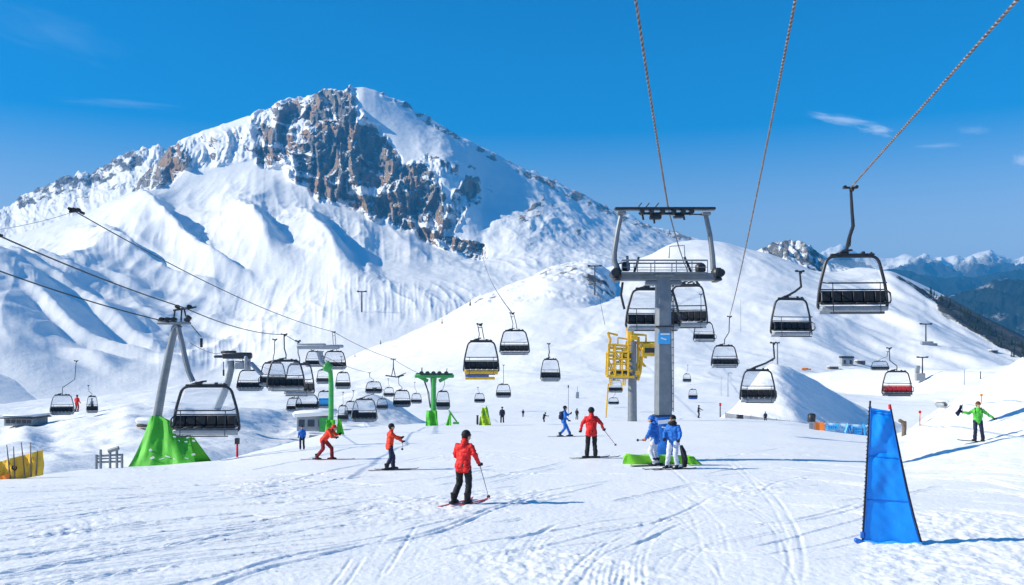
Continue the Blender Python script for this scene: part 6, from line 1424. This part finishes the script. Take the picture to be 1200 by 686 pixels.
person(588.5, 497, 20, 180, 'tiny person in dark blue jacket standing on the slope edge', None, 'navy', 'black', 'black', fine=False, group=SM, D=101)
person(637, 498, 15, 100, 'tiny leaning person in black left of the skier in the blue suit', dict(chest=(0, 0.15, 1.25), neck=(0, 0.22, 1.42), head=(0, 0.27, 1.57), haL=(-0.15, 0.62, 1.2), elL=(-0.22, 0.4, 1.2)), 'black', 'black', 'black', fine=False, group=SM, D=100)
person(676, 492, 13, 20, 'tiny dark person just left of the red skier by the tower', None, 'black', 'black', 'black', fine=False, group=SM, D=104)
person(818.5, 490, 15, 90, 'tiny black person with a pole right of the grey mast', dict(haR=(0.2, 0.5, 1.1), elR=(0.25, 0.25, 1.2)), 'black', 'black', 'black', fine=False, group=SM, D=108)
person(897, 495.5, 13, 200, 'tiny dark person on the slope below the net fence', None, 'navy', 'black', 'black', fine=False, group=SM, D=104)
person(90, 483, 20, 10, 'small person in red between two chairs at the far left', None, 'red', 'darkred', 'brown', fine=False, group=SM)
person(108, 484, 17, 220, 'small person in black beside the pale chair at the far left', None, 'black', 'black', 'black', fine=False, group=SM)
person(613, 489, 9, 0, 'faint tiny grey person on the middle slope below the lone chair', None, 'navy', 'navy', 'black', fine=False, group=SM, D=112)

# ================================================================== conifers on the hill crests
def conifer_meshes(seed):
    r = random.Random(seed); q = MB(); q.tube([(0, 0, -0.3), (0, 0, 3.0), (0.05, 0, 6.0)], [0.16, 0.10, 0.03], 6); tr = q.mesh('trunk', MT['bark']); q = MB()
    for lv in range(14):
        z = 0.7+lv*0.40; R = 1.25*(1-lv/14.5)**0.85
        for k in range(r.randint(7, 10)):
            a = r.uniform(0, 2*math.pi); L = R*r.uniform(0.6, 1.15); w = 0.22+0.12*R; dz = -0.28*L+r.uniform(-0.12, 0.1)
            d = Vector((math.cos(a), math.sin(a), 0)); s_ = Vector((-d.y, d.x, 0)); b0 = Vector((0, 0, z))
            q.add([b0+s_*w*0.3, b0-s_*w*0.3, b0+d*L*0.6-s_*w+Vector((0, 0, dz*0.5-0.1)), b0+d*L+Vector((0, 0, dz)), b0+d*L*0.6+s_*w+Vector((0, 0, dz*0.5-0.1)), b0+d*L*0.5+Vector((0, 0, dz*0.3+0.14))], [(0, 1, 5), (1, 2, 5), (2, 3, 5), (3, 4, 5), (4, 0, 5)])
    return tr, q.mesh('crown', MT['needle'], False)
CON = [conifer_meshes(s_) for s_ in (1, 2, 3)]
rr = random.Random(11)
def conifer(px, py, hpx, label, group=None, names=None):
    g = hit(px, py, names)
    if g is None: return
    t_ = thing('conifer', label, 'tree', g, rr.uniform(0, 6.28), group, (hpx*g.y/F/6.2,)*3); tr, cr = CON[rr.randrange(3)]
    for n_, me in (('trunk', tr), ('crown', cr)): o = bpy.data.objects.new(n_, me); COL.objects.link(o); o.parent = t_
for px, py, h_, lab in ((551, 359, 9, 'dark little conifer standing alone on the hill crest below the crags'), (518, 380, 8, 'small conifer on the lower left crest of the hill'), (446, 404, 6, 'lowest tiny conifer on the left foot of the hill'), (416, 419, 5, 'tiny bush-like conifer where the hill meets the basin'), (640, 322, 5, 'tiny conifer near the rocks at the top of the hill shoulder')):
    conifer(px, py, h_, lab, 'lone conifers on the hill')
for k in range(110):
    u = rr.random(); px = 1090+u*112; py = np.interp(px, [1090, 1120, 1170, 1200], [343, 360, 391, 409])+14*rr.random()**1.6*(0.6+u*0.9)
    conifer(px, py, rr.uniform(4.5, 10), 'small dark conifer among others at the edge of the right hill', 'conifers scattered on the right flank')
